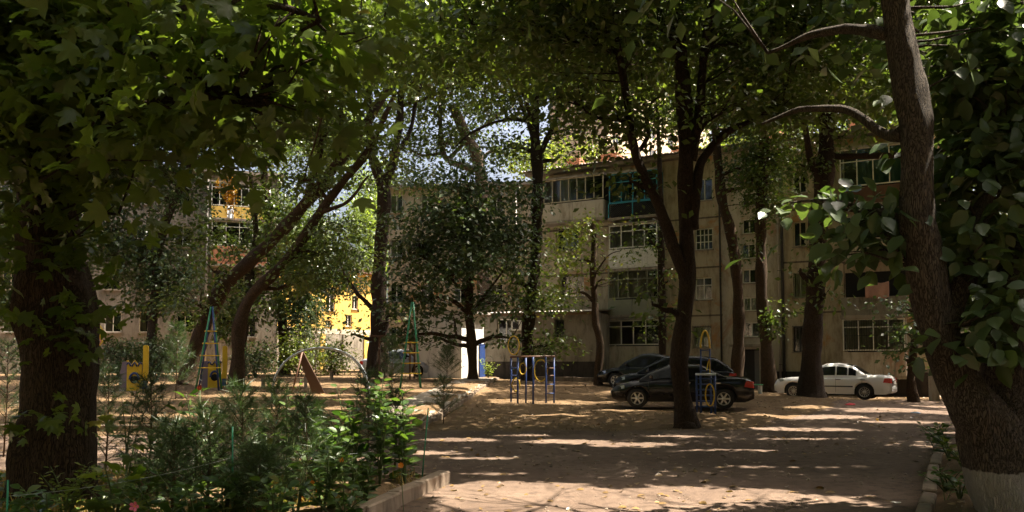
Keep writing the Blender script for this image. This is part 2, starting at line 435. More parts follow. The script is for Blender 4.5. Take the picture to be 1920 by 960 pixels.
# openings in the canopy: patches of ground that the sun reaches (x, y, rx, ry)
GAPS = [(-2.9, 44.0, 1.5, 1.3), (-3.6, 43.6, 1.0, 1.0), (-2.0, 43.2, .8, .8), (-4.4, 6.6, .8, .32), (-3.9, 6.2, .5, .25), (-5.3, 6.9, .4, .2), (-4.9, 6.3, .35, .2), (-1.9, 10.5, .55, .45), (-2.5, 9.7, .5, .4), (1.3, 10.0, 2.7, 1.25), (3.2, 9.6, 1.3, .6), (-.1, 11.2, 1.1, .55), (1.0, 10.45, 1.6, .75), (2.3, 9.95, 1.5, .75), (.6, 9.2, 1.2, .6), (3.3, 10.2, 1.0, .35), (2.0, 8.8, 2.0, .75), (.5, 9.8, 1.6, .8), (3.2, 9.5, 1.0, .5), (8.5, 36.5, 1.2, .9), (-.3, 12.4, .6, .22),
        (1.0, 17.3, 1.0, .55), (2.3, 16.8, 1.0, .5), (-.6, 14.4, .7, .28), (4.5, 13.2, 1.4, .16), (-1.5, 15.2, .7, .4), (3.6, 18.6, .8, .3), (0.2, 18.9, .9, .3), (-1.0, 17.8, .9, .5), (4.0, 15.6, 1.0, .25),
        (7.0, 20.5, 1.5, .5), (8.3, 24.0, 1.8, .7), (12.0, 26.5, 2.4, 1.1), (13.8, 25.2, 1.8, .8), (10.2, 22.5, 1.2, .4), (14.5, 30.5, 1.8, .8), (6.2, 18.0, 1.0, .25), (9.5, 27.5, 1.0, .5), (15.5, 27.8, 1.6, .8), (11.0, 19.5, 1.4, .4),
        (-15.5, 36.5, 3.4, 1.7), (-10.5, 36.0, 2.8, 1.6), (-8.3, 29.0, 2.6, .9), (-3.4, 31.5, 1.8, .8), (-1.9, 34.5, .9, 2.2), (-6.0, 24.0, 1.6, .6), (-2.9, 23.5, .8, 1.4), (-12.5, 27.0, 2.0, .8), (-4.5, 27.0, 1.2, .6), (-6.5, 34.0, 1.4, .8), (-9.5, 22.0, 1.6, .5),
        (-7.2, 46.5, 3.4, 2.8), (-3.4, 9.8, .8, .6), (-4.0, 8.6, .6, .5), (-2.3, 9.0, .5, .4), (-3.0, 14.2, 1.1, .45), (-6.5, 15.5, 1.2, .4), (2.0, 29.0, 1.6, .7), (1.5, 37.5, 2.4, .6), (3.4, 26.3, 1.2, .45), (1.0, 24.5, 1.0, .35), (4.5, 33.5, 1.4, .5), (-.3, 29.5, .8, .8)]
def sun_keep(p):
    t = p[:, 2] / SUN[2]
    gx, gy = p[:, 0] - SUN[0] * t, p[:, 1] - SUN[1] * t
    j = vnoise(gx * 2.2, gy * 2.2, 5) - .5
    k = np.ones(len(p), bool)
    for cx, cy_, rx, ry in GAPS:
        k &= ((gx - cx) / rx) ** 2 + ((gy - cy_) / ry) ** 2 + j * .9 > 1
    return k

def blob_points(c, r, n_clusters, per, spread, rng):
    c = np.array(c); r = np.array(r)
    u = rng.normal(size=(n_clusters, 3)); u = unit(u) * (rng.random((n_clusters, 1)) ** .45)
    u *= 1 + .25 * (rng.random((n_clusters, 1)) - .5)
    cc = c + u * r
    per_c = np.maximum(3, (per * (.4 + 1.2 * rng.random(n_clusters))).astype(int))
    own = np.repeat(np.arange(n_clusters), per_c)
    off = rng.normal(size=(len(own), 3)) * np.array([spread, spread, spread * .42])
    off[:, 2] -= .35 * np.sum(off[:, :2] ** 2, 1) / max(spread, .01) * .5
    return cc, own, cc[own] + off, off

DENSE = 1.9
# leaf masses added overhead to shade the yard: ground spot shaded, crown height, density
BASES = [(-4.95, 9.4), (5.15, 8.75), (4.18, 20.7), (-13.7, 36), (-7.08, 44), (.95, 42), (10.84, 31), (11.22, 37.5), (7.26, 41), (-10.6, 33)]
def owner(p): return min(BASES, key=lambda q: (q[0] - p[0]) ** 2 + (q[1] - p[1]) ** 2)
SHADE_CANOPY = []
for gx_, gy_, z_, l_ in [(-17, 22, 13, 3.5), (-12, 20, 13, 3.5), (-7, 21, 13, 2.6), (-2, 22, 13, 2.0), (3, 22, 13, 3.4), (8, 21, 12, 4), (13, 21, 12, 4), (18, 22, 12, 4), (-17, 27, 15, 3.5), (-12, 26, 15, 3.6), (-7, 26, 15, 3.4), (-2, 27, 15, 2.6), (8, 26, 14, 3.2), (13, 26, 14, 3.6), (18, 27, 14, 4),
                         (-7, 31, 16, 3.5), (-3, 31, 16, 3.4), (1, 32, 16, 2.6), (8, 31, 15, 3.2), (13, 31, 15, 3.6), (18, 31, 15, 3.6), (-3, 36, 17, 2.4), (9, 36, 16, 3.2), (14, 36, 16, 3.6), (19, 36, 16, 3), (2, 41, 17, 2.2), (6, 41, 17, 3), (-20, 33, 15, 3), (-20, 38, 16, 3),
                         (7, 11, 10, 4), (11, 10, 10, 4), (6, 15, 11, 4), (11, 15, 11, 4), (15, 16, 11, 4), (-12, 14, 11, 4), (-12, 9, 10, 3), (-17, 15, 11, 4), (4, 14.5, 11, 3.6), (0, 14.5, 11, 3), (-4, 14, 11, 3), (1, 18.5, 12, 2.6), (5.5, 18.5, 12, 3), (10, 18, 12, 3), (-4.5, 18.5, 12, 3), (3, 27, 14, 1.8), (5.5, 24, 13, 2.4), (11, 24, 13, 2.4), (5, 30, 15, 2.2), (10.5, 29, 14.5, 2.2), (15.5, 24, 13, 2.5), (-9.5, 23.5, 14, 2.5), (-4.5, 24, 14, 2), (-9.5, 29, 15, 2), (-15, 31, 15, 2), (0, 24.5, 14, 2.2)]:
    SHADE_CANOPY.append((np.array([gx_, gy_, 0.]) + SUN * ((z_ - (0 if gy_ < 19 else 2.2)) / SUN[2]), l_ * (1.35 if gy_ < 19 else 1.0), z_ - (0 if gy_ < 19 else 2.2)))
for p_ in [(-3, 1, 8.5), (2, 0, 8.8), (6, 3, 9), (-8, 2, 8.5), (0, -5, 9), (-6, -4, 9), (5, -4, 9), (-11, 6, 9), (-11, -1, 9), (10, 0, 9), (11, 5, 9), (-.5, 8.6, 8.4), (-2.5, 8, 9.5), (-13, 11, 10), (2, 5, 9)]:  # unseen leaf masses added over and behind the camera to darken the yard
    SHADE_CANOPY.append((np.array(p_, float), 3.6, p_[2]))
class Tree:
    def __init__(s, name, label, base, bark, leaf, cat='tree', seed=1, group=None):
        s.root = thing(name, label, cat, base, group=group); s.b = np.array(base, float)
        s.bark, s.leaf = bark, leaf; s.rng = np.random.default_rng(seed); s.r = random.Random(seed)
        s.stems = []; s.wood = MB(); s.high = []; s.frames = []
    def stem(s, rows, seg=12, flare=0, add=True):       # rows in world coordinates (x, y, z, r)
        rows = np.array(rows, float)
        q = spline(rows, 14 if seg >= 16 else 6)
        L = np.cumsum(np.r_[0, np.linalg.norm(np.diff(q[:, :3], axis=0), axis=1)])
        for k in range(3):
            q[1:, k] += .25 * q[1:, 3] * np.interp(L[1:], np.linspace(0, L[-1], 9), s.rng.normal(size=9))
        if flare: q[:, 3] *= 1 + flare * np.exp(-L / .5)
        q[:, 3] *= 1 + .09 * np.sin(L * 3.1 + s.r.random() * 6)
        if seg >= 12:
            A = np.arange(seg) / seg * 2 * np.pi; sd = s.r.random() * 50
            cx2, sx2 = np.cos(A)[None] * 1.6 + sd, np.sin(A)[None] * 1.6 + L[:, None] * 1.1
            rel = .26 * (vnoise(cx2, sx2, 11) - .5) + .16 * (vnoise(cx2 * 2.7, sx2 * 2.7, 12) - .5)
            for kk in range(max(2, int(L[-1] / 1.3))):          # knots and old branch scars
                a0, l0 = s.r.random() * 6.28, s.r.random() * L[-1]
                da = np.angle(np.exp(1j * (A - a0)))[None]
                rel = rel + s.r.choice((.22, .16, -.14)) * np.exp(-(da / .42) ** 2 - ((L[:, None] - l0) / (.16 + .4 * q[len(q) // 2, 3])) ** 2)
            s.wood.tube(q[:, :3] - s.b, list(q[:, 3]), seg, relief=rel)
        else: s.wood.tube(q[:, :3] - s.b, list(q[:, 3]), seg, noise=.16, rng=s.r)
        if add: s.stems.append(q)
        return q
    def nearest(s, p, below=True):
        best = None
        for q in s.stems:
            d = np.linalg.norm(q[:, :3] - p, axis=1) + np.where(q[:, 2] > p[2] - .2, 2.5, 0) + np.where(q[:, 2] < s.b[2] + 1.2, 3, 0)
            i = int(np.argmin(d))
            if best is None or d[i] < best[0]: best = (d[i], q[i])
        return best[1]
    def limb_to(s, p, r0=None):
        q = s.nearest(p); a = q[:3]; r0 = r0 or min(q[3] * .55, .13)
        m = (a + p) / 2 + s.rng.normal(size=3) * .12 * np.linalg.norm(p - a) + np.array([0, 0, .10 * np.linalg.norm(p - a)])
        return s.stem([(*a, r0), (*m, r0 * .7), (*p, max(r0 * .35, .012))], 7)
    def blob(s, c, r, lai=2.2, size=.2, per=26, spread=.42, limb=True, twigs=.3, keep=None, fall=.35, wild=.55, hi=False, cull=True):
        c = np.array(c, float); r = np.array(r, float) if hasattr(r, '__len__') else np.array([r, r, r * .8])
        area = math.pi * max(r[0], r[1]) * r[2]; lai = lai * DENSE
        n = area * lai / (.3 * size * size); nc = max(3, int(n / per))
        if limb and len(s.stems): s.limb_to(c - np.array([0, 0, .25 * r[2]]))
        cc, own, P, off = blob_points(c, r, nc, per, spread, s.rng)
        k = sun_keep(P) if cull else np.ones(len(P), bool)
        if keep is not None: k &= keep(P)
        if len(s.stems) and twigs:
            kept = np.bincount(own[k], minlength=nc)
            for i in range(nc):
                if s.r.random() < twigs and kept[i] > 4:
                    p = cc[i]; a = s.nearest(p)[:3]
                    L = np.linalg.norm(p - a)
                    if L > 3.2: a = p + (a - p) * 2.2 / L
                    m = (a + p) / 2 + s.rng.normal(size=3) * .1 * min(L, 2)
                    s.wood.tube([a - s.b, m - s.b, p - s.b], [.022, .014, .006], 4)
        P, off = P[k], off[k]; n = len(P)
        rn = s.rng.normal(size=(n, 3))
        dirs = unit(off * np.array([1, 1, .4])) + .6 * rn + np.array([0, 0, -fall])
        nrm = np.array([0, 0, 1.0]) + wild * s.rng.normal(size=(n, 3)) + .25 * unit(P - c)
        sz = size * (.65 + .7 * s.rng.random(n))
        tone = np.clip(.5 * s.rng.random(n) + .5 * hash2(np.floor(P[:, 0] * 1.4), np.floor(P[:, 2] * 1.4), 3), 0, 1)
        (s.high if hi else s.frames).append((P - s.b, dirs, nrm, sz, tone))
    def finish(s, shape=RHOMB, pieces=0, near=None):
        for p, lai, z in SHADE_CANOPY:
            if np.linalg.norm(np.array(owner(p)) - s.b[:2]) < .8:
                s.blob(p, (2.9, 2.9, 1.2), lai, size=.30 if p[1] < 20 else .22, per=22, spread=.55, twigs=.10, hi=True)
        if s.high:
            P, D, N, S, T = (np.concatenate([f[i] for f in s.high]) for i in range(5))
            o = link(bpy.data.objects.new('upper_crown', leaf_mesh('upper_crown', P, D, N, S, RHOMB, s.leaf, T)), s.root); o['kind'] = 'stuff'  # upper crown leaves, mostly added overhead for the shade they cast
        if s.wood.v: s.wood.build('trunk', s.bark, s.root)
        if not s.frames: return s.root
        P, D, N, S, T = (np.concatenate([f[i] for f in s.frames]) for i in range(5))
        if pieces:
            W = P + s.b; dd = W - np.array([0, 0, EYE])
            sx = 960 + dd[:, 0] / np.maximum(dd[:, 1], .1) * FPX; sy = HOR - dd[:, 2] / np.maximum(dd[:, 1], .1) * FPX
            vis = (dd[:, 1] > 1) & (sx > -20) & (sx < 1940) & (sy > -20) & (sy < 980)
            score = np.where(vis, S / np.maximum(dd[:, 1], .1), -1)
            order = np.argsort(-score); top = [i for i in order[:pieces] if score[i] > 0]
            for i in top: leaf_object(s.root, P[i], D[i], N[i], S[i], shape, s.leaf, T[i])
            m = np.ones(len(P), bool); m[top] = False
            P, D, N, S, T = P[m], D[m], N[m], S[m], T[m]
        me = leaf_mesh('crown', P, D, N, S, shape, s.leaf, T)
        o = link(bpy.data.objects.new('crown', me), s.root); o['kind'] = 'stuff'
        return s.root

# ------------------------------------------------------------------ the setting: ground, road, path, kerbs
xs = np.concatenate([np.linspace(-500, -60, 9)[:-1], np.linspace(-60, -18, 60)[:-1], np.linspace(-18, 22, 190)[:-1], np.linspace(22, 60, 45)[:-1], np.linspace(60, 500, 9)])
ys = np.concatenate([np.linspace(-200, -4, 8)[:-1], np.linspace(-4, 5, 16)[:-1], np.linspace(5, 26, 135)[:-1], np.linspace(26, 50, 100)[:-1], np.linspace(50, 110, 50)[:-1], np.linspace(110, 900, 12)])
GX, GY = np.meshgrid(xs, ys); GZ = gz(GX, GY)
def grid_mesh(name, mask, dz, mat):
    nx, ny = len(xs), len(ys)
    idx = np.arange(nx * ny).reshape(ny, nx)
    q = np.stack([idx[:-1, :-1], idx[:-1, 1:], idx[1:, 1:], idx[1:, :-1]], -1)
    if mask is not None: q = q[mask]
    q = q.reshape(-1, 4); used, inv = np.unique(q, return_inverse=True)
    v = np.stack([GX.ravel()[used], GY.ravel()[used], GZ.ravel()[used] + dz], -1)
    me = bpy.data.meshes.new(name); me.from_pydata(v.tolist(), [], inv.reshape(-1, 4).tolist())
    me.polygons.foreach_set('use_smooth', [True] * len(me.polygons)); me.materials.append(MATS[mat]); me.update()
    o = link(bpy.data.objects.new(name, me)); o['kind'] = 'structure'; return o
grid_mesh('ground', None, 0, 'soil')
cx_, cyy = (GX[:-1, :-1] + GX[1:, 1:]) / 2, (GY[:-1, :-1] + GY[1:, 1:]) / 2
wob = .9 * (vnoise(cx_ * .8, cyy * .8, 8) - .5) + .5 * (vnoise(cx_ * 3, cyy * 3, 9) - .5)
up_lim = np.where(cx_ < 5.5, 20.3, 20.3 + (cx_ - 5.5) * 1.55)
up_lim = np.where(cx_ < -2.4, 18.2, np.minimum(up_lim, 36))
rd = (cyy + wob < up_lim) & (cyy > -3) & (cx_ > -20) & (cx_ < 24)
rd &= ~((cx_ < bed_edge_x(cyy) + .1) & (cyy < 11.6))
rd &= ~((cx_ > 4.35 + (cyy - 9.1) * .52) & (cyy < 16.8 + wob))
rd &= (cx_ > -20 + cyy * .2)
grid_mesh('road', rd, .006, 'road_dust')

def stones(name, kind, pts, w_, h, step, mat, parent_label=None, sink=.12):
    """a run of separate stones along a polyline, parented to one piece of the setting"""
    root = bpy.data.objects.new(name, None); link(root); root['kind'] = 'structure'
    P = np.array(pts, float)
    meshes = []
    for k in range(4):
        m = MB(); j = lambda a: R.uniform(-a, a)
        v = [(x * (step / 2 - .012) + j(.012), y * w_ / 2 + j(.010), z + j(.010)) for z in (-sink, h) for x, y in ((-1, -1), (1, -1), (1, 1), (-1, 1))]
        m.raw(v, [(3, 2, 1, 0), (4, 5, 6, 7), (0, 1, 5, 4), (1, 2, 6, 5), (2, 3, 7, 6), (3, 0, 4, 7)])
        meshes.append(m.mesh(kind, mat))
    for a, b in zip(P[:-1], P[1:]):
        L = np.linalg.norm(b - a); n = max(1, int(round(L / step))); ang = math.atan2(b[1] - a[1], b[0] - a[0])
        for i in range(n):
            c = a + (b - a) * ((i + .5) / n)
            o = bpy.data.objects.new(kind, meshes[R.randrange(4)])
            o.location = (c[0] + R.uniform(-.012, .012), c[1] + R.uniform(-.012, .012), float(gz(c[0], c[1], False)) + R.uniform(-.02, .02))
            o.rotation_euler = (R.uniform(-.02, .02), R.uniform(-.02, .02), ang + R.uniform(-.02, .02))
            o.scale = (L / n / step, 1, 1); link(o, root)
            bv = o.modifiers.new('bevel', 'BEVEL'); bv.width = .018; bv.segments = 1
    return root
be = lambda y: float(bed_edge_x(y)) + .06
stones('flower_bed_kerb', 'kerb_stone', [(be(3), 3), (be(11.45), 11.45)], .17, .17, .95, 'kerb_stone')
stones('flower_bed_back_kerb', 'kerb_stone', [(be(11.45) - .1, 11.56), (-14, 11.9)], .15, .13, .95, 'kerb_stone')
stones('right_bed_kerb', 'kerb_stone', [(4.0, 8.4), (7.9, 15.9)], .15, .12, .9, 'kerb_stone')
stones('path_kerb', 'kerb_stone', [(float(kerb_x(20.4)) + .02, 20.4), (float(kerb_x(44)) + .02, 44)], .14, .10, .8, 'kerb_stone', sink=.3)
stones('playground_kerb', 'kerb_stone', [(-2.5, 18.6), (-16, 19.2)], .14, .12, .9, 'kerb_stone')
stones('yard_back_kerb', 'kerb_stone', [(1.2, 41.5), (6.5, 38.6)], .2, .22, 1.0, 'kerb_stone')
# concrete path slabs
root = bpy.data.objects.new('path', None); link(root); root['kind'] = 'structure'
for i in range(15):
    y0 = 20.6 + i * 1.55; xk = float(kerb_x(y0 + .75))
    m = MB(); j = lambda: R.uniform(-.012, .012)
    hz = lambda x, y: float(gz(x, y, False)) + .03
    c = [(xk - 1.5 + j(), y0 + j()), (xk - .09 + j(), y0 + j()), (xk - .06 + j(), y0 + 1.52 + j()), (xk - 1.47 + j(), y0 + 1.52 + j())]
    hs = [hz(*p) + R.uniform(-.012, .012) for p in c]
    m.raw([(p[0], p[1], h - .25) for p, h in zip(c, hs)] + [(p[0], p[1], h) for p, h in zip(c, hs)],
          [(3, 2, 1, 0), (4, 5, 6, 7), (0, 1, 5, 4), (1, 2, 6, 5), (2, 3, 7, 6), (3, 0, 4, 7)])
    m.build('slab', 'concrete', root)

# ------------------------------------------------------------------ buildings
class House:
    def __init__(s, name, label, A, B, wall_mat, cat='building'):
        """facade from world point A to B (left to right as seen); local x along it, local y into the house"""
        s.A, s.B = np.array(A, float), np.array(B, float)
        s.L = float(np.linalg.norm(s.B - s.A)); s.u = (s.B - s.A) / s.L; s.n = np.array([-s.u[1], s.u[0]])   # n points inwards
        s.root = thing(name, label, cat, (A[0], A[1], 0), math.atan2(s.u[1], s.u[0])); s.wall_mat = wall_mat
        s.open = []
    def uv(s, px, py, out=0.0):             # pixel -> (along, height) on the plane pushed out by `out`
        r = ray(px, py); a = s.A - s.n * out
        d = ((a[0]) * s.n[0] + a[1] * s.n[1]) / (r[0] * s.n[0] + r[1] * s.n[1])
        p = r * d
        return float(np.dot(p[:2] - a, s.u)), float(p[2] + EYE)
    def rect(s, x0, y0, x1, y1, out=0.0):
        ym = (y0 + y1) / 2; xm = (x0 + x1) / 2
        return s.uv(x0, ym, out)[0], s.uv(x1, ym, out)[0], s.uv(xm, y1, out)[1], s.uv(xm, y0, out)[1]
    def wall(s, z0, z1, depth, u0=0, u1=None, name='wall', mat=None, th=.35):
        u1 = u1 or s.L; m = MB()
        op = [o for o in s.open if o[0] < u1 and o[1] > u0]
        U = sorted({u0, u1, *[max(u0, o[0]) for o in op], *[min(u1, o[1]) for o in op]}); Z = sorted({z0, z1, *[v for o in op for v in o[2:4] if z0 < v < z1]})
        for a, b in zip(U[:-1], U[1:]):
            for c, d in zip(Z[:-1], Z[1:]):
                x, z = (a + b) / 2, (c + d) / 2
                if not any(o[0] < x < o[1] and o[2] < z < o[3] for o in op):
                    m.raw([(a, 0, c), (b, 0, c), (b, 0, d), (a, 0, d)], [(0, 1, 2, 3)])
        for a, b, c, d in op:
            m.raw([(a, 0, c), (b, 0, c), (b, 0, d), (a, 0, d), (a, th, c), (b, th, c), (b, th, d), (a, th, d)],
                  [(0, 4, 5, 1), (1, 5, 6, 2), (2, 6, 7, 3), (3, 7, 4, 0)])
        m.raw([(u0, 0, z0), (u1, 0, z0), (u1, depth, z0), (u0, depth, z0), (u0, 0, z1), (u1, 0, z1), (u1, depth, z1), (u0, depth, z1)],
              [(1, 2, 6, 5), (2, 3, 7, 6), (3, 0, 4, 7), (4, 5, 6, 7)])
        return m.build(name, mat or s.wall_mat, s.root)
    def window(s, u0, u1, z0, z1, cols=2, rows=(1.0,), frame='white_frame', y=.12, fw=.06, parent=None, back=True, curtain=None, sill=True, bars=False, name='window'):
        parent = parent or s.root
        m = MB(); d = .07
        for a, b, c, e in ((u0, u0 + fw, z0, z1), (u1 - fw, u1, z0, z1), (u0 + fw, u1 - fw, z0, z0 + fw), (u0 + fw, u1 - fw, z1 - fw, z1)):
            m.box(a, b, y, y + d, c, e)
        iw = (u1 - u0 - 2 * fw)
        for k in range(1, cols):
            x = u0 + fw + iw * k / cols; m.box(x - fw * .45, x + fw * .45, y + .003, y + d - .003, z0 + fw, z1 - fw)
        zz = z0 + fw
        tot = sum(rows); heights = []
        for rr in rows[:-1]:
            zz += (z1 - z0 - 2 * fw) * rr / tot; heights.append(zz)
            m.box(u0 + fw, u1 - fw, y + .006, y + d - .006, zz - fw * .4, zz + fw * .4)
        f = m.build(name, frame, parent)
        # one pane for each light
        zs = [z0 + fw] + heights + [z1 - fw]
        for k in range(cols):
            for za, zb in zip(zs[:-1], zs[1:]):
                a = u0 + fw + iw * k / cols; b = u0 + fw + iw * (k + 1) / cols; t = R.uniform(-.006, .006)
                MB().raw([(a, y + .035 + t, za), (b, y + .035 - t, za), (b, y + .038 - t, zb), (a, y + .038 + t, zb)], [(0, 1, 2, 3)]).build('pane', 'glass', f)
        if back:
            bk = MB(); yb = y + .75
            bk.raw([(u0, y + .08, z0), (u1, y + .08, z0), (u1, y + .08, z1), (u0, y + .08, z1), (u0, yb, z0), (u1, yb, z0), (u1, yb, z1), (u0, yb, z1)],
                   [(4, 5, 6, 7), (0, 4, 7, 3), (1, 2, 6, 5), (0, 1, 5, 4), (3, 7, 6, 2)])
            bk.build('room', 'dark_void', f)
        if curtain:
            mat, a, b = curtain
            cu = MB(); n = 22; ua, ub = u0 + (u1 - u0) * a, u0 + (u1 - u0) * b
            v = []
            for k in range(n + 1):
                x = ua + (ub - ua) * k / n; yy = y + .17 + .03 * math.sin(k * 1.9) + .012 * math.sin(k * .7)
                v += [(x, yy, z0 + fw), (x, yy, z1 - fw)]
            cu.raw(v, [(2 * k, 2 * k + 2, 2 * k + 3, 2 * k + 1) for k in range(n)], True).build('curtain', mat, f)
        if sill: MB().box(u0 - .06, u1 + .06, y - .22, y - .005, z0 - .06, z0 - .005).build('sill', 'concrete', f)
        if bars:
            g = MB(); k = max(4, int((u1 - u0) / .13))
            for i in range(k + 1):
                x = u0 + (u1 - u0) * i / k; g.box(x - .008, x + .008, y - .19, y - .175, z0 - .05, z1 + .05)
            for zc in (z0, (z0 + z1) / 2, z1): g.box(u0 - .03, u1 + .03, y - .175, y - .165, zc - .01, zc + .01)
            g.build('window_bars', 'iron_dark', f)
        return f
    def winpx(s, x0, y0, x1, y1, out=0.0, opening=True, **kw):
        r = s.rect(x0, y0, x1, y1, out)
        if opening: s.open.append(r)
        s.pending = getattr(s, 'pending', []); s.pending.append((r, kw)); return r
    def flush(s):
        for r, kw in getattr(s, 'pending', []): s.window(*r, **kw)
        s.pending = []
    def box(s, name, mat, u0, u1, y0, y1, z0, z1, parent=None, bevel=0):
        return MB().box(u0, u1, y0, y1, z0, z1).build(name, mat, parent or s.root, bevel)

def corrugated(h, u0, u1, y0, y1, z0, z1, mat, parent, pitch=.18, name='roof_sheet', amp=.035):
    """separate corrugated sheets side by side from the eave (y0, z0) up to (y1, z1)"""
    n = max(1, int((u1 - u0) / 1.1))
    for i in range(n):
        a, b = u0 + (u1 - u0) * i / n, u0 + (u1 - u0) * (i + 1) / n + .05
        k = 12; v = []; dz = .012 * (i % 2)
        for j in range(k + 1):
            x = a + (b - a) * j / k; w_ = amp * math.sin(2 * math.pi * x / pitch)
            for (yy, zz) in ((y0, z0), (y1, z1)): v += [(x, yy, zz + w_ + dz), (x, yy, zz + w_ + dz - .012)]
        f = []
        for j in range(k):
            p, q = 4 * j, 4 * (j + 1)
            f += [(p, q, q + 2, p + 2), (p + 1, p + 3, q + 3, q + 1), (p, p + 1, q + 1, q)]
        MB().raw(v, f).build(name, mat, parent)

# --- main four-storey block on the right
u_main = np.array([.865, -.502])
P0 = np.array([6.57, 47.7])
def on_main(px):
    r = ray(px, 500); n_ = np.array([-u_main[1], u_main[0]]); t = np.dot(P0, n_) / (r[0] * n_[0] + r[1] * n_[1]); return r[:2] * t
H = House('apartment_block', 'four-storey tan apartment block with mixed balconies behind the parked cars', on_main(1003), on_main(1752), 'plaster_tan')
HZ = 12.72
BO = 1.0                                  # balconies stand out by this much
uD0 = H.uv(1354, 500)[0]; uD1 = H.uv(1466, 500)[0]
# windows in the flat wall
for (x0, y0, x1, y1, kw) in [
    (1304, 334, 1336, 376, dict(cols=2, frame='white_frame')), (1303, 428, 1336, 468, dict(cols=4, rows=(1, 1, .8), frame='white_frame', fw=.05)),
    (1303, 520, 1335, 562, dict(cols=2, rows=(1, .5), frame='white_frame', curtain=('curtain', 0, .4))), (1300, 612, 1334, 652, dict(cols=2, rows=(1, 1), frame='greygreen_frame', bars=True)),
    (1486, 320, 1512, 362, dict(cols=2)), (1487, 415, 1512, 462, dict(cols=2, frame='beige_frame')),
    (1487, 511, 1514, 558, dict(cols=2, frame='greygreen_frame', curtain=('curtain', .1, .9))), (1487, 612, 1511, 660, dict(cols=2, rows=(1, 1), frame='iron_dark', bars=True)),
    (1391, 361, 1416, 386, dict(cols=2)), (1391, 410, 1417, 438, dict(cols=2)), (1390, 457, 1416, 485, dict(cols=2)), (1391, 504, 1418, 531, dict(cols=2)), (1393, 557, 1420, 583, dict(cols=2)), (1394, 604, 1424, 632, dict(cols=2)),
    (1043, 425, 1085, 470, dict(cols=2, curtain=('curtain', .3, .7))), (1050, 515, 1095, 558, dict(cols=3, frame='greygreen_frame')),
]:
    H.winpx(x0, y0, x1, y1, **kw)
# door to the stair
dr = H.rect(1392, 655, 1424, 728); H.open.append((dr[0], dr[1], -.3, dr[3]))
H.wall(-.5, HZ, 11, 0, uD0); H.wall(-.5, HZ, 11, uD0, uD1, mat='plaster_pale', name='stair_wall'); H.wall(-.5, HZ, 11, uD1, H.L)
H.flush()
d_ = H.box('door', 'door_dark', dr[0] + .05, dr[0] + (dr[1] - dr[0]) * .66, .2, .26, -.3, dr[3] - .06)
H.box('handle', 'chrome', dr[0] + .12, dr[0] + .15, .14, .195, .9, 1.1, d_)
H.box('door', 'door_grey', dr[0] + (dr[1] - dr[0]) * .67, dr[1] - .05, .19, .25, -.3, dr[3] - .06)
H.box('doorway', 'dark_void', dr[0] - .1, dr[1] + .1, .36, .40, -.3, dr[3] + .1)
H.box('door_canopy', 'concrete', dr[0] - .4, dr[1] + .4, -1.0, -.01, dr[3] + .12, dr[3] + .24)
# plinth, storey bands and panel joints
pz = H.uv(1625, 690)[1]
for a, b in ((0, dr[0] - .1), (dr[1] + .1, H.L)):
    H.box('plinth', 'plinth_dark', a + .002, b - .002, -.035, -.003, -.6, pz * .86)
fl = [H.uv(1625, y_)[1] for y_ in (583, 484, 382)]
for z in fl:
    for a, b in ((.01, uD0 - .01), (uD1 + .01, H.L - .01)): H.box('storey_joint', 'joint_grime', a, b, -.016, -.002, z - .045, z + .045)
for u_ in list(np.arange(3.1, uD0 - 1, 3.1)) + list(np.arange(uD1 + 3.0, H.L - .5, 3.1)):
    H.box('panel_joint', 'joint_grime', u_ - .02, u_ + .02, -.010, -.0015, .9, HZ - .1)
# downpipes
for px, mat, r_ in ((1352, 'iron_dark', .05), (1461, 'pipe_metal', .055), (1468, 'iron_dark', .075), (1008, 'pipe_metal', .055)):
    u = H.uv(px, 500)[0]; m = MB(); m.tube([(u, -.16, -.2), (u, -.16, HZ - .7), (u, .02, HZ - .3)], r_, 8)
    p = m.build('downpipe', mat, H.root)
    for z in np.arange(1.5, 11.5, 2.4): MB().ring((u, -.16, z), r_ + .012, .014, n=12, seg=4).build('bracket', 'iron_dark', p)
# roof
rf = H.box('roof', 'concrete', -.4, H.L + .4, -.55, 11.4, HZ + .02, HZ + .20)
corrugated(H, -.5, H.L + .5, -.80, 5.4, HZ + .26, HZ + .75, 'roof_sheet', rf)
MB().prism([(-.45, HZ + .21), (H.L + .45, HZ + .21), (H.L + .45, HZ + .7), (-.45, HZ + .7)], 5.2, 5.4).build('ridge_wall', 'brick_red', rf)
for px_, w_ in ((1030, .9), (1100, 1.1), (1235, .8), (1420, .9), (1590, .9)):
    u = H.uv(px_, 290)[0]; c = H.box('chimney', 'brick_red', u - w_ / 2, u + w_ / 2, 3.2, 4.2, HZ + .5, HZ + R.uniform(1.5, 2.1), rf)
    H.box('chimney_cap', 'concrete', u - w_ / 2 - .08, u + w_ / 2 + .08, 3.12, 4.28, HZ + 2.12, HZ + 2.2, c)
u = H.uv(1175, 290)[0]
m = MB()
for k in range(4): m.bar((u - 1.2 + k * .8, 1.5, HZ + .3), (u - 1.2 + k * .8, 1.5, HZ + 1.1), .02, 5)
m.bar((u - 1.3, 1.5, HZ + 1.08), (u + 1.4, 1.5, HZ + 1.12), .018, 5); m.bar((u - 1.3, 1.5, HZ + .8), (u + 1.4, 1.5, HZ + .75), .014, 5)
m.build('roof_railing', 'pipe_metal', rf)

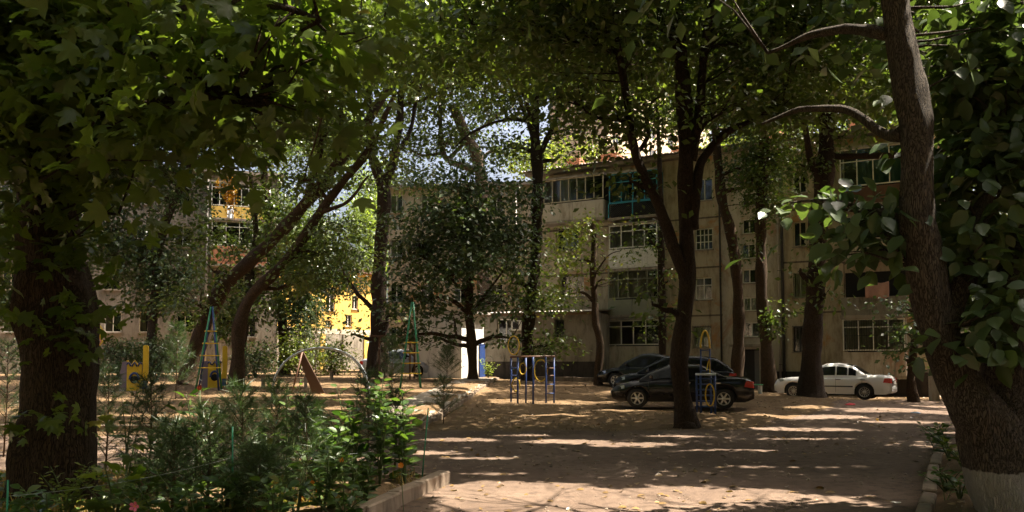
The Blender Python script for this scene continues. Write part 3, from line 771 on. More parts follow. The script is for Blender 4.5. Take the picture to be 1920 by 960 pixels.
def balcony(x0, x1, ysl, yp, yt, frame, par_mat, cols, rows, name='balcony', glazed=True, slats=False, lattice=False, curtain=None, cloth=None, side=True, label=None):
    """a balcony seen between pixels x0..x1: slab at ysl, parapet top yp, glazing top yt"""
    xm = (x0 + x1) / 2
    u0, u1 = H.uv(x0, (ysl + yt) / 2, BO)[0], H.uv(x1, (ysl + yt) / 2, BO)[0]
    zs, zp, zt = (H.uv(xm, v, BO)[1] for v in (ysl, yp, yt))
    e = bpy.data.objects.new(name, None); link(e, H.root)
    if label: e['label'] = label
    if zs > .9: H.box('slab', 'concrete', u0 - .04, u1 + .04, -BO - .05, -.003, zs - .14, zs, e)
    if slats:
        n = int((u1 - u0) / .14)
        bm_ = MB()
        for i in range(n):
            a = u0 + (u1 - u0) * i / n; b = u0 + (u1 - u0) * (i + 1) / n
            o = MB().box(a + .006, b - .006, -BO - .012 - .01 * (i % 2), -BO + .01, zs + .004, zp).build('slat', par_mat, e)
        H.box('parapet_side', par_mat, u0, u0 + .05, -BO + .012, -.004, zs + .003, zp, e); H.box('parapet_side', par_mat, u1 - .05, u1, -BO + .012, -.004, zs + .003, zp, e)
    elif lattice:
        m = MB(); n = 26
        for i in range(n + 1):
            a = u0 + (u1 - u0) * i / n
            for sgn in (-1, 1):
                b = a + sgn * (zp - zs)
                t0, t1 = 0.0, 1.0
                if b < u0: t1 = (a - u0) / (a - b)
                if b > u1: t1 = (u1 - a) / (b - a)
                m.bar((a, -BO + .01 * sgn, zs), (a + (b - a) * t1, -BO + .01 * sgn, zs + (zp - zs) * t1), .012, 4)
        m.build('lattice', 'iron_dark', e)
        for a in (u0, (u0 + u1) / 2, u1): H.box('post', frame, a - .03, a + .03, -BO - .03, -BO + .03, zs + .003, zp, e)
        H.box('rail', frame, u0, u1, -BO - .035, -BO + .035, zp - .002, zp + .06, e)
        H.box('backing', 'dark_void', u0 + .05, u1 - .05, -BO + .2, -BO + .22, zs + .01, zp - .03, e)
    else:
        n = 2
        for i in range(n):
            a, b = u0 + (u1 - u0) * i / n, u0 + (u1 - u0) * (i + 1) / n
            H.box('panel', par_mat, a + .008, b - .008, -BO, -BO + .08, zs + .003, zp, e, .01)
        H.box('parapet_side', par_mat, u0, u0 + .06, -BO + .083, -.004, zs + .003, zp, e); H.box('parapet_side', par_mat, u1 - .06, u1, -BO + .083, -.004, zs + .003, zp, e)
    if glazed:
        H.window(u0 + .01, u1 - .01, zp + .065, zt, cols, rows, frame, -BO + .03, .055, e, back=False, curtain=curtain, sill=False, name='glazing')
        for a in (u0 + .01, u1 - .06):
            MB().raw([(a + .02, -BO + .11, zp + .06), (a + .02, -.02, zp + .06), (a + .02, -.02, zt), (a + .02, -BO + .11, zt)], [(0, 1, 2, 3)]).build('side_pane', 'glass', e)
            H.box('side_frame', frame, a, a + .05, -.06, -.003, zp + .06, zt, e)
        H.box('top_slab', 'concrete', u0 - .03, u1 + .03, -BO - .03, -.003, zt + .003, zt + .12, e)
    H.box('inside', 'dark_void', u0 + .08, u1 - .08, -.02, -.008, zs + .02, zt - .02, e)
    return e, u0, u1, zs, zp, zt
balcony(1018, 1131, 412, 379, 333, 'beige_frame', 'plaster_pale', 7, (1,), curtain=('curtain', .0, .45), label='wide beige enclosed balcony at the top left of the facade')
balcony(1141, 1232, 405, 379, 322, 'teal_frame', 'teal_frame', 4, (1, .4), lattice=True, curtain=('curtain_teal', .05, .4), label='teal framed balcony with a dark lattice parapet')
balcony(1141, 1232, 502, 466, 420, 'white_frame', 'white_frame', 4, (1, .35), slats=True, curtain=('curtain', .05, .8), label='white glazed balcony with a corrugated white parapet')
balcony(1139, 1234, 590, 561, 506, 'greygreen_frame', 'greygreen_frame', 5, (1, .45), curtain=('curtain', .1, .9), label='grey-green glazed balcony with a rusty parapet')
balcony(1140, 1236, 700, 649, 600, 'white_frame', 'plaster_pale', 4, (1, .3), curtain=('curtain', 0, .25), label='ground floor loggia with white four-light window')
balcony(1574, 1702, 380, 348, 274, 'white_frame', 'brown_paint', 4, (1, .5), curtain=('curtain_teal', .25, .95), label='top floor glazed balcony with teal curtains')
balcony(1576, 1700, 482, 450, 404, 'beige_frame', 'plaster_pale', 4, (1,), label='third floor balcony behind the big hanging leaves')
balcony(1576, 1700, 590, 556, 505, 'beige_frame', 'plaster_grey', 3, (1,), glazed=False, label='open balcony with a patterned cloth over its parapet')
balcony(1580, 1698, 705, 660, 598, 'white_frame', 'plaster_pale', 4, (1, .3), curtain=('curtain', .05, .95), label='ground floor loggia with white barred window')
# window bars, satellite dish and air conditioner
b0, b1, bz0, bz1 = H.rect(1584, 600, 1682, 658, BO)
g = MB()
for i in range(22):
    x = b0 + (b1 - b0) * i / 21; g.bar((x, -BO - .07, bz0), (x, -BO - .07, bz1), .008, 4)
for z in (bz0, (bz0 + bz1) / 2, bz1): g.bar((b0, -BO - .07, z), (b1, -BO - .07, z), .009, 4)
g.build('window_bars', 'iron_dark', H.root)
def cloth(name, label, H_, u, z, y, wdt, hgt, mat):
    m = MB(); n, k = 14, 10; v = []
    for i in range(n + 1):
        for j in range(k + 1):
            s, t = i / n, j / k
            tri = 1 - .55 * abs(s - .45) * (1 - t)
            v.append((u + wdt * s, y - .05 - .05 * math.sin(s * 11 + t * 3) * t, z - hgt * t * tri + .04 * math.sin(s * 7)))
    m.raw(v, [(i * (k + 1) + j, (i + 1) * (k + 1) + j, (i + 1) * (k + 1) + j + 1, i * (k + 1) + j + 1) for i in range(n) for j in range(k)], True)
    o = m.build(name, mat); o.location = H_.root.location; o.rotation_euler = H_.root.rotation_euler
    so_ = o.modifiers.new('thick', 'SOLIDIFY'); so_.thickness = .012
    return tag(o, label, 'cloth')
cu, cz = H.uv(1622, 536, BO + .1)
cloth('drying_cloth', 'pinkish patterned cloth hung over an open balcony of the right block', H, cu, cz + .15, -BO - .06, 1.05, .75, 'cloth_pink')
cu, cz = H.uv(1582, 349, BO + .1)
cloth('drying_laundry', 'small coloured laundry below the top floor teal-curtained windows', H, cu, cz, -BO - .06, .8, .30, 'litter_blue')

# --- low annexe left of the block, with its corrugated roof and air conditioner
def on_plane(px, P, u):
    r = ray(px, 500); n_ = np.array([-u[1], u[0]]); t = np.dot(P, n_) / (r[0] * n_[0] + r[1] * n_[1]); return r[:2] * t
u_an = np.array([.93, -.367]); u_an /= np.linalg.norm(u_an)
PA = np.array([0.6, 46.4])
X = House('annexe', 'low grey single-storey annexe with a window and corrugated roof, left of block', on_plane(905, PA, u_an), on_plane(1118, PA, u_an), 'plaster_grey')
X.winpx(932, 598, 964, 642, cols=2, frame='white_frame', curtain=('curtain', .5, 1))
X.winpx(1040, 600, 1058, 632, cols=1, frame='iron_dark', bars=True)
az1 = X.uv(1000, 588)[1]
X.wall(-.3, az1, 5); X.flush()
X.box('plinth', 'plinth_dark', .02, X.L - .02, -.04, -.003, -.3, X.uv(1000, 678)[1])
corrugated(X, -.3, X.L + .1, -.5, 5.2, az1 + .06, az1 + .45, 'roof_sheet', X.root)
X.box('roof_beam', 'wood_weathered', -.2, X.L, -.3, -.02, az1 - .12, az1 + .01)
a0, a1, c0, c1 = X.rect(964, 601, 985, 620)
ac = thing('air_conditioner', 'white air conditioner box on the grey annexe wall beside the window', 'air conditioner', (*(X.A + X.u * (a0 + a1) / 2 - X.n * .02), c0), math.atan2(X.u[1], X.u[0]))
hw = (a1 - a0) / 2; hh = c1 - c0
MB().box(-hw, hw, -.42, -.03, 0, hh).build('body', 'ac_white', ac, .02)
MB().box(-hw * .75, hw * .35, -.428, -.4205, hh * .12, hh * .88).build('grille', 'dark_void', ac)
MB().ring((-hw * .2, -.435, hh * .5), hh * .32, .008, Matrix.Rotation(math.pi / 2, 3, 'X')).build('fan_guard', 'chrome', ac)

# --- pale sunlit gable with blue door between the dark tree and the annexe
u_w = np.array([.5, .866]); u_w /= np.linalg.norm(u_w)
PW = np.array([-2.05, 44.3])
Wh = House('white_shed', 'small white sunlit shed with a blue door behind the round maple trunk', on_plane(866, PW, u_w), on_plane(907, PW, u_w), 'plaster_white', 'shed')
wz = Wh.uv(880, 588)[1]
Wh.wall(-.3, wz, 3)
q0, q1, q2, q3 = Wh.rect(898, 645, 908, 685)
Wh.box('door', 'blue_paint', q0, q1, -.06, -.003, .6, q3); Wh.box('roof', 'roof_sheet', -.2, Wh.L + .2, -.3, 3.2, wz + .003, wz + .1)

# --- grey wing seen between the trees in the middle
PG = np.array([-6.5, 57.0]); u_g = np.array([1, -.12]); u_g /= np.linalg.norm(u_g)
G = House('grey_wing', 'grey four-storey wing half hidden behind the round dark tree', on_plane(728, PG, u_g), on_plane(1012, PG, u_g), 'plaster_tan')
for px in (742, 800, 862, 930):
    for y0 in (365, 448, 532, 612):
        G.winpx(px - 11, y0, px + 13, y0 + 34, cols=2, curtain=('curtain', 0, R.choice((.3, .6))) if R.random() < .6 else None)
gzt = G.uv(900, 350)[1]
G.wall(-.3, gzt, 10); G.flush()
G.box('roof', 'concrete', -.3, G.L + .3, -.4, 10.3, gzt + .003, gzt + .2)
gu = G.uv(968, 500)[0]
MB().tube([(gu, -.15, 0), (gu, -.15, gzt)], .07, 8).build('downpipe', 'pipe_metal', G.root)

# --- block on the left with a yellow top balcony
PL = np.array([-21.0, 57.0]); u_l = np.array([.94, .34]); u_l /= np.linalg.norm(u_l)
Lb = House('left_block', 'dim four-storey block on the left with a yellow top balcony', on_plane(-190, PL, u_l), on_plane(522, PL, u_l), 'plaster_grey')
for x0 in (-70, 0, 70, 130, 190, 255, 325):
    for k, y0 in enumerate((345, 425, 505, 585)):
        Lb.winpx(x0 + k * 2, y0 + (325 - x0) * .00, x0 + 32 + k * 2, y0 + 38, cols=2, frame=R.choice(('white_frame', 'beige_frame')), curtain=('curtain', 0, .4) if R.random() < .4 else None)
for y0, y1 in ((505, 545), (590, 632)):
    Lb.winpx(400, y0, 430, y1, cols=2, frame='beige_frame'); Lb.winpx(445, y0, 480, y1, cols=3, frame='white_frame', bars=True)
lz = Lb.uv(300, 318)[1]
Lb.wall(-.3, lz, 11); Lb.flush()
Lb.box('roof', 'concrete', -.3, Lb.L + .3, -.5, 11.3, lz + .003, lz + .22)
H_keep = H; H = Lb
balcony(396, 508, 410, 389, 345, 'white_frame', 'plaster_yellow', 8, (1, .2), curtain=('curtain', .2, .7), label='yellow balcony with pale slatted glazing')
balcony(396, 500, 496, 463, 416, 'white_frame', 'brick_red', 4, (1, .25), curtain=('curtain', .6, 1), label='brick balcony under the yellow one')
H = H_keep
m = MB(); lu = Lb.uv(388, 500)[0]
m.tube([(lu, -.2, 0), (lu, -.2, lz)], .09, 8); m.build('downpipe', 'pipe_metal', Lb.root)
lu, lzz = Lb.uv(426, 388, BO + .1)
cloth('hanging_towel', 'white towel hung below the yellow balcony of the left block', Lb, lu, lzz, -BO - .07, .42, .8, 'cloth_white')

# --- yellow house in the sun, seen through the gap
PY = np.array([-15, 74.0]); u_y = np.array([.60, .80]); u_y /= np.linalg.norm(u_y)
Y = House('yellow_house', 'bright yellow two-storey house in full sun seen through the gap', on_plane(490, PY, u_y), on_plane(705, PY, u_y), 'plaster_yellow', 'house')
for x0, y0, x1, y1 in ((508, 545, 522, 580), (560, 545, 576, 580), (612, 550, 628, 582), (648, 590, 660, 612), (660, 555, 672, 580), (610, 600, 622, 612)):
    Y.winpx(x0, y0, x1, y1, cols=2)
yz = Y.uv(600, 505)[1]
Y.wall(-.5, yz, 9); Y.flush()
Y.box('ground_floor', 'plaster_grey', .03, Y.L - .03, -.10, -.004, -.4, Y.uv(620, 622)[1] - .21)
Y.box('band', 'plaster_pale', .02, Y.L - .02, -.12, -.003, Y.uv(620, 622)[1] - .2, Y.uv(620, 622)[1] + .25)
for k in range(5): Y.box('pilaster', 'plaster_grey' if k % 2 else 'plaster_yellow', Y.L * (.1 + .2 * k) - .25, Y.L * (.1 + .2 * k) + .25, -.2, -.103, -.3, Y.uv(620, 622)[1] - .21)
Y.box('roof', 'rust_sheet', -.4, Y.L + .4, -.6, 9.4, yz + .003, yz + .3)

# --- tall pale tower beyond the main block
PT = np.array([20, 120.0]); u_t = np.array([.60, .80])
T = House('tower_block', 'tall pale sunlit tower block rising behind the apartment roof', on_plane(1140, PT, u_t), on_plane(1335, PT, u_t), 'highrise_tan')
for k in range(9):
    for px in range(1155, 1325, 34):
        uc = T.uv(px, 200)[0]; z = 6 + k * 3.1 + 12
        T.open.append((uc - 1.0, uc + 1.0, z, z + 1.7)); T.pending = getattr(T, 'pending', []); T.pending.append(((uc - 1.0, uc + 1.0, z, z + 1.7), dict(cols=2, fw=.1, sill=False)))
T.wall(-1, 60, 9); T.flush()
# --- garage front with a ribbed shutter at the right edge
PK = np.array([19.5, 33.0]); u_k = np.array([.95, -.30]); u_k /= np.linalg.norm(u_k)
K = House('garage', 'low garage with a dark ribbed shutter at the far right edge', on_plane(1855, PK, u_k), on_plane(2010, PK, u_k), 'plaster_pale', 'garage')
kz = K.uv(1905, 618)[1]; k0, k1 = K.uv(1885, 690)[0], K.uv(1990, 690)[0]
K.open.append((k0, k1, -.3, kz - .45)); K.wall(-.3, kz, 5)
zz = -.2
while zz < kz - .5:
    K.box('shutter_slat', 'iron_dark' if int(zz / .12) % 4 else 'rust_sheet', k0 + .003, k1 - .003, .1, .13, zz, zz + .105); zz += .12
K.box('roof', 'roof_sheet', -.2, K.L + .2, -.4, 5.2, kz + .003, kz + .1)
# boundary posts to the right of the block
pp = gpt(1752, 752)
gate = thing('gate_post', 'short pale masonry post at the right corner of the block', 'post', (pp[0], pp[1], pp[2]))
MB().box(-.16, .16, -.16, .16, -.2, 1.25).build('shaft', 'plaster_pale', gate, .02); MB().box(-.2, .2, -.2, .2, 1.253, 1.33).build('cap', 'concrete', gate, .01)

# --- unseen blocks added round the courtyard to cut sky light and shade it
for nm_, lab_, A_, B_ in (('added_shade_block', 'unseen four-storey block added on the right to shade the courtyard', (33, 30), (30, -22)), ('added_shade_block', 'unseen four-storey block added behind the camera to shade the courtyard', (26, -24), (-30, -24)), ('added_shade_block', 'unseen four-storey block added on the left to shade the courtyard', (-36, -20), (-38, 34))):
    Q = House(nm_, lab_, A_, B_, 'plaster_tan')
    for i in range(int(Q.L / 7)):
        for z in (1.4, 4.2, 7.0, 9.8): Q.open.append((3 + i * 7, 5 + i * 7, z, z + 1.5)); Q.pending = getattr(Q, 'pending', []); Q.pending.append(((3 + i * 7, 5 + i * 7, z, z + 1.5), dict(cols=2, sill=False)))
    Q.wall(-.3, 12.6, 10); Q.flush(); Q.box('roof', 'concrete', -.3, Q.L + .3, -.4, 10.3, 12.603, 12.8)

# ------------------------------------------------------------------ trees
def rows(lst): return [(*at(px, py, d), r) for px, py, d, r in lst]
def brow(px, py, r, lst):                  # first row stands on the ground at (px, py)
    g_ = gpt(px, py); return [(g_[0], g_[1], g_[2] - .15, r)] + rows(lst), g_

# big plane tree in the left flower bed
b = np.array([-4.95, 9.4, 0.05])
t = Tree('plane_tree', 'huge dark plane tree trunk at the left edge with big lobed leaves', b, 'bark_dark', 'leaf_plane', seed=1)
t.stem([(b[0] - .12, b[1], -.1, .44), (b[0] - .10, b[1], .9, .41), *rows([(108, 420, 9.5, .37), (112, 250, 9.5, .345), (130, 60, 9.6, .33), (150, -150, 9.8, .29), (170, -420, 10, .25)])], 24, .12)
t.stem(rows([(128, 80, 9.6, .2), (185, 60, 9.3, .16), (225, -40, 9.0, .13), (300, -200, 8.6, .10), (420, -380, 8.2, .07)]), 9)
t.stem(rows([(118, 180, 9.5, .15), (260, 60, 8.3, .09), (400, 10, 7.4, .06), (520, 10, 6.8, .035), (600, 40, 6.4, .02)]), 8)
t.stem(rows([(115, 300, 9.4, .10), (220, 230, 8.4, .06), (330, 180, 7.6, .04), (430, 190, 7.1, .02)]), 7)
t.stem(rows([(105, 330, 9.4, .10), (40, 230, 8.6, .06), (-60, 180, 8.0, .04)]), 7)
near = dict(size=.20, per=9, spread=.30, twigs=.8, wild=.6, limb=False, cull=False)
for c, rr, lai in [((120, 30, 8.4), (1.2, .9, .6), 1.5), ((300, 60, 7.6), (.9, .9, .5), 1.4), ((430, 90, 7.0), (.8, .8, .45), 1.3), ((540, 30, 6.8), (.55, .6, .3), 1.2), ((340, 190, 7.2), (.7, .7, .35), 1.1),
                   ((300, 260, 7.3), (.5, .6, .25), 1.2), ((480, 190, 7.2), (.55, .6, .30), .9), ((590, 130, 7.0), (.35, .5, .25), .8), ((60, 200, 8.2), (.8, .6, .7), 1.6), ((40, 420, 8.8), (.4, .4, .8), .8), ((200, 150, 8.0), (.7, .6, .6), 1.5), ((650, 20, 7.0), (.3, .4, .2), .7),
                   ((-80, 80, 8.5), (1.2, 1, 1.2), 1.6), ((150, 330, 8.6), (.45, .3, .5), .8), ((225, 300, 8.2), (.35, .4, .3), .8)]:
    t.blob(at(*c), rr, lai, **near)
for c, rr, lai in [((60, -220, 9.5), (3.0, 2.5, 1.2), 2.0), ((330, -260, 9.0), (2.6, 2.5, 1.2), 2.0), ((560, -420, 9.5), (2.6, 2.5, 1.2), 1.8), ((-250, -60, 9.5), (2.4, 2.5, 1.6), 2.0), ((300, -620, 11), (4, 3.5, 1.8), 2.2), ((900, -900, 10.5), (3.5, 3.5, 1.5), 1.6), ((650, -800, 9.5), (3.5, 3, 1.5), 1.6)]:
    t.blob(at(*c), rr, lai * .7, size=.26, per=14, spread=.45, twigs=.1, hi=True)
# suckers on the trunk
for c, rr, lai in [((150, 480, 8.9), (.22, .2, .3), .9), ((130, 610, 8.9), (.28, .2, .25), .8), ((110, 780, 8.8), (.35, .2, .2), .7), ((165, 560, 8.9), (.2, .2, .2), .9)]:
    t.blob(at(*c), rr, lai, size=.15, per=6, spread=.15, twigs=0, limb=False)
t.finish(LOBED, 300)

# leaning whitewashed tree at the right edge
b = np.array([5.15, 8.75, 0.08])
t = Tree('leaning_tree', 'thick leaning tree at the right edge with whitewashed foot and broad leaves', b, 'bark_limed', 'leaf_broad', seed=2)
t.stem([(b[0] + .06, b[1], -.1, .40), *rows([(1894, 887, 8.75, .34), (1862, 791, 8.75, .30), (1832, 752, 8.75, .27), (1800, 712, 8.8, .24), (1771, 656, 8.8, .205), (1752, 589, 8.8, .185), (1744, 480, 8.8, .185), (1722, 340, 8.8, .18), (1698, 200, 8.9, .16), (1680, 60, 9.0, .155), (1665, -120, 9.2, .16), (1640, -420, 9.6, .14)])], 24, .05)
t.stem(rows([(1930, 900, 8.8, .32), (1915, 780, 8.95, .28), (1905, 690, 9.1, .25), (1895, 560, 9.3, .25), (1925, 380, 9.6, .2), (1960, 100, 9.9, .15), (1990, -250, 10, .1)]), 14)
t.stem(rows([(1760, 610, 8.8, .2), (1800, 500, 9.0, .12), (1850, 380, 9.2, .08), (1890, 250, 9.3, .05)]), 8)
t.stem(rows([(1690, 250, 8.9, .09), (1652, 246, 9.2, .06), (1590, 208, 9.6, .045), (1500, 208, 10.0, .032), (1430, 232, 10.4, .018)]), 7)
t.stem(rows([(1672, 62, 9.0, .09), (1600, 52, 9.4, .06), (1520, 68, 9.9, .04), (1440, 100, 10.4, .02)]), 7)
t.stem(rows([(1735, 520, 8.8, .06), (1690, 420, 8.9, .04), (1620, 390, 9.2, .03), (1540, 375, 9.4, .018), (1480, 380, 9.5, .01)]), 6)
near = dict(size=.20, per=9, spread=.20, twigs=.6, wild=.5, limb=False, fall=.7, cull=False)
for c, rr, lai in [((1640, 410, 9.1), (.42, .4, .26), 1.8), ((1600, 450, 9.2), (.28, .4, .18), 1.7), ((1660, 480, 9.0), (.25, .3, .15), 1.5), ((1700, 400, 9.2), (.25, .3, .3), 1.4), ((1505, 385, 9.5), (.22, .25, .12), 1.0), ((1560, 370, 9.5), (.2, .25, .12), .8),
                   ((1850, 430, 9.0), (.42, .4, .4), 1.9), ((1800, 470, 8.9), (.25, .4, .4), 1.7), ((1880, 560, 8.6), (.42, .4, .32), 2.0), ((1840, 620, 8.5), (.30, .3, .22), 1.9), ((1890, 300, 9.2), (.45, .4, .5), 1.7), ((1820, 300, 9.2), (.35, .4, .4), 1.6),
                   ((1880, 120, 9.4), (.6, .5, .6), 1.7), ((1790, 120, 9.6), (.4, .5, .6), 1.4), ((1840, 10, 9.6), (.8, .6, .4), 1.7), ((1930, 200, 9.2), (.4, .5, .9), 1.6), ((1780, 640, 8.7), (.14, .2, .14), .9), ((1790, 400, 9.6), (.3, .4, .5), 1.5), ((1800, 560, 9.6), (.25, .4, .3), 1.3), ((1840, 200, 9.8), (.6, .5, .5), 1.5), ((1900, 480, 9.2), (.3, .4, .3), 1.6), ((1770, 250, 10), (.35, .4, .4), 1.2), ((1905, 650, 8.5), (.2, .3, .2), 1.4)]:
    t.blob(at(*c), rr, lai, **near)
for c, rr, lai in [((1560, -200, 10.5), (3.2, 2.6, 1.5), 2.4), ((1850, -250, 10), (3.0, 3.0, 1.5), 2.4), ((1500, -520, 11.5), (4.2, 3.6, 2.0), 2.4), ((2150, -100, 10.5), (3.0, 3.4, 2.2), 2.4), ((2300, -520, 11), (4.5, 4.5, 2.5), 2.4), ((1950, -800, 11), (5, 4.5, 2.2), 2.2)]:
    t.blob(at(*c), rr, lai * .7, size=.26, per=16, spread=.45, twigs=.1, hi=True)
t.finish(OVATE, 300)

def yrows(l): return rows([(a, b_, c - 1.6, r) for a, b_, c, r in l])
# the tree in the middle of the yard
YD = -1.6
x_ = (1283 - 960) / FPX * 20.7; g_ = np.array([x_, 20.7, float(gz(x_, 20.7))])
rw = [(g_[0], g_[1], g_[2] - .2, .25)] + yrows([(1283, 740, 22.3, 0.209), (1284, 620, 22.3, 0.194), (1287, 500, 22.3, 0.190), (1288, 380, 22.3, 0.179), (1286, 250, 22.3, 0.190), (1278, 110, 22.3, 0.175), (1275, -40, 22.5, 0.152), (1290, -220, 22.8, 0.091)])
t = Tree('yard_tree', 'tall dark forked tree standing between the camera and the black sedan', g_, 'bark_dark', 'leaf_mid', seed=3)
t.stem(rw, 16, .35)
t.stem(yrows([(1283, 520, 22.3, 0.152), (1262, 462, 22.1, 0.144), (1238, 400, 21.9, 0.129), (1212, 340, 21.7, 0.114), (1190, 280, 21.5, 0.099), (1176, 200, 21.3, 0.091), (1160, 100, 21.2, 0.076), (1130, -40, 21, 0.061)]), 10)
t.stem(yrows([(1300, 430, 22.3, 0.152), (1305, 350, 22.3, 0.129), (1325, 292, 22.4, 0.114), (1360, 250, 22.6, 0.091), (1410, 226, 22.8, 0.061), (1470, 190, 23, 0.038)]), 9)
t.stem(yrows([(1296, 300, 22.3, 0.137), (1310, 200, 22.2, 0.114), (1325, 70, 22.2, 0.099), (1345, -50, 22.2, 0.076)]), 9)
t.stem(yrows([(1190, 290, 21.5, 0.061), (1215, 250, 21.7, 0.053), (1205, 180, 22, 0.038)]), 6)
for c, rr, lai in [((1130, 60, 21), (1.9, 1.8, 1.1), 1.5), ((1090, 180, 21), (1.3, 1.5, .8), 1.1), ((1180, 230, 21.5), (1.3, 1.5, .7), 1.0), ((1230, 40, 22), (1.5, 1.6, 1.0), 1.1), ((1380, 60, 22.5), (1.7, 1.8, 1.1), 1.7), ((1400, 170, 22.5), (1.4, 1.4, .8), 1.5),
                   ((1470, 200, 23), (1.1, 1.3, .6), 1.3), ((1350, 205, 21.5), (.9, 1.0, .45), 1.2), ((1180, 330, 21.5), (.6, .8, .4), .8), ((1250, 170, 21), (.8, .8, .4), .8), ((1500, 40, 23), (1.6, 1.8, 1.1), 1.5), ((1020, 40, 22), (1.6, 1.8, 1.0), 1.3),
                   ((1230, 340, 21.5), (.35, .5, .3), .7), ((1225, 560, 22), (.2, .3, .5), .5)]:
    t.blob(at(c[0], c[1], c[2] + YD), rr, lai, size=.19, per=18, spread=.36, twigs=.35)
for c, rr, lai in [((1280, -220, 22), (5.0, 5.0, 2.0), 1.1), ((1050, -160, 19), (3.5, 3.5, 1.6), 1.2), ((1500, -180, 21), (4.0, 4.0, 1.8), 1.2), ((1250, -420, 20), (6, 6, 2.2), 1.2), ((1150, -300, 15), (3.6, 3.2, 1.5), 2.4), ((1020, -70, 28), (4.5, 4.0, 1.6), 1.3), ((1250, -60, 29), (4.5, 4.0, 1.6), 1.3), ((1400, -320, 15.5), (3.6, 3, 1.5), 2.4)]:
    t.blob(at(c[0], c[1], c[2] + YD), rr, lai, size=.24, per=22, spread=.5, twigs=.05)
t.finish()

def simple(name, label, bark, leaf, foot, main, extra=(), blobs=(), size=.2, flare=.3, seg=12, seed=1, per=22, spread=.42, twigs=.3, shape=RHOMB, group=None):
    px, d0, r0 = foot
    x_ = (px - 960) / FPX * d0; g_ = np.array([x_, d0, float(gz(x_, d0))])
    rw = [(g_[0], g_[1], g_[2] - .2, r0)]
    rw = rw + rows([(a, b_, (d0 + (c or 0)), r) for a, b_, c, r in main])
    t = Tree(name, label, g_, bark, leaf, seed=seed, group=group)
    t.stem(rw, seg, flare)
    for e in extra: t.stem(rows([(a, b_, d0 + c, r) for a, b_, c, r in e]), 8)
    for (a, b_, c), rr, lai, *nc in blobs: t.blob(at(a, b_, d0 + c), rr, lai, size=size, per=per, spread=spread * (.5 if nc else 1), twigs=twigs, cull=not nc)
    t.finish(shape); return t

# two leaning trees in the playground
simple('leaning_tree', 'left one of two thin trees leaning right over the playground', 'bark_brown', 'leaf_mid', (350, 36, .40),
       [(358, 680, 0, .36), (378, 620, 0, .34), (420, 545, 0, .31), (490, 470, 0, .28), (570, 385, 0, .25), (650, 285, 0, .21), (705, 205, 0, .17), (760, 110, 0, .12), (800, 20, 0, .08)],
       [[(570, 385, 0, .15), (600, 280, .4, .12), (600, 170, .8, .09), (590, 60, 1, .06)], [(650, 285, 0, .12), (640, 200, -.5, .09), (660, 100, -.8, .06)]],
       [((375, 560, -.5), (1.6, 1.4, 1.3), 0.94), ((400, 500, -.5), (1.0, 1.0, .8), 0.75), ((620, 230, 0), (2.4, 2.2, 1.3), 1.50), ((560, 120, 0), (2.6, 2.5, 1.5), 1.50), ((690, 90, 0), (2.6, 2.4, 1.5), 1.75), ((780, 30, 0), (2.6, 2.4, 1.3), 1.88), ((540, 20, 0), (3.0, 2.5, 1.4), 1.75), ((640, 340, 0), (1.8, 1.5, .7), 1.12), ((660, -120, 0), (5.0, 5, 2.4), 0.88), ((420, -60, -3), (5, 4, 1.8), 1.88), ((250, -60, -3), (5, 4, 1.8), 1.75)], seed=21)
simple('leaning_tree', 'right one of two thin trees leaning right over the playground', 'bark_brown', 'leaf_mid', (447, 33, .27),
       [(449, 690, 0, .24), (452, 610, 0, .23), (475, 550, 0, .22), (540, 480, 0, .20), (600, 400, 0, .18), (650, 330, 0, .15), (690, 280, 0, .12), (740, 180, 0, .08)],
       [[(600, 400, 0, .1), (650, 380, -.5, .07), (690, 330, -.8, .04)]],
       [((690, 260, 0), (1.6, 1.6, .9), 1.12), ((560, 330, 0), (1.7, 1.5, .8), 1.00), ((600, 460, .5), (2.2, 1.8, 1.3), 1.25), ((560, 520, 1), (1.6, 1.5, .8), 1.12)], seed=22)
# slender trunk behind them
simple('slender_tree', 'slim straight trunk just left of the yellow house gap', 'bark_brown', 'leaf_dark', (533, 50, .32),
       [(531, 640, 0, .28), (523, 560, 0, .26), (508, 450, 0, .24), (500, 360, 0, .22), (495, 240, 0, .18), (490, 100, 0, .12)], [],
       [((600, 520, 1), (2.6, 2.2, 1.0), 2.16), ((560, 610, 1), (1.5, 1.4, 1.2), 1.49), ((545, 560, -1), (1.4, 1.3, 1.0), 1.35), ((650, 535, -1), (1.6, 1.2, .5), 1.35), ((570, 570, -2), (1.5, 1.2, 1.3), 2.16), ((600, 500, -2), (1.6, 1.2, .6), 2.03), ((480, 260, 0), (3.0, 2.6, 1.6), 1.76), ((560, 420, 2), (3.0, 2.5, 1.8), 1.62), ((450, 120, 0), (3.4, 3, 2), 2.03), ((640, 490, 1), (1.8, 1.8, .9), 1.76)], seed=23)
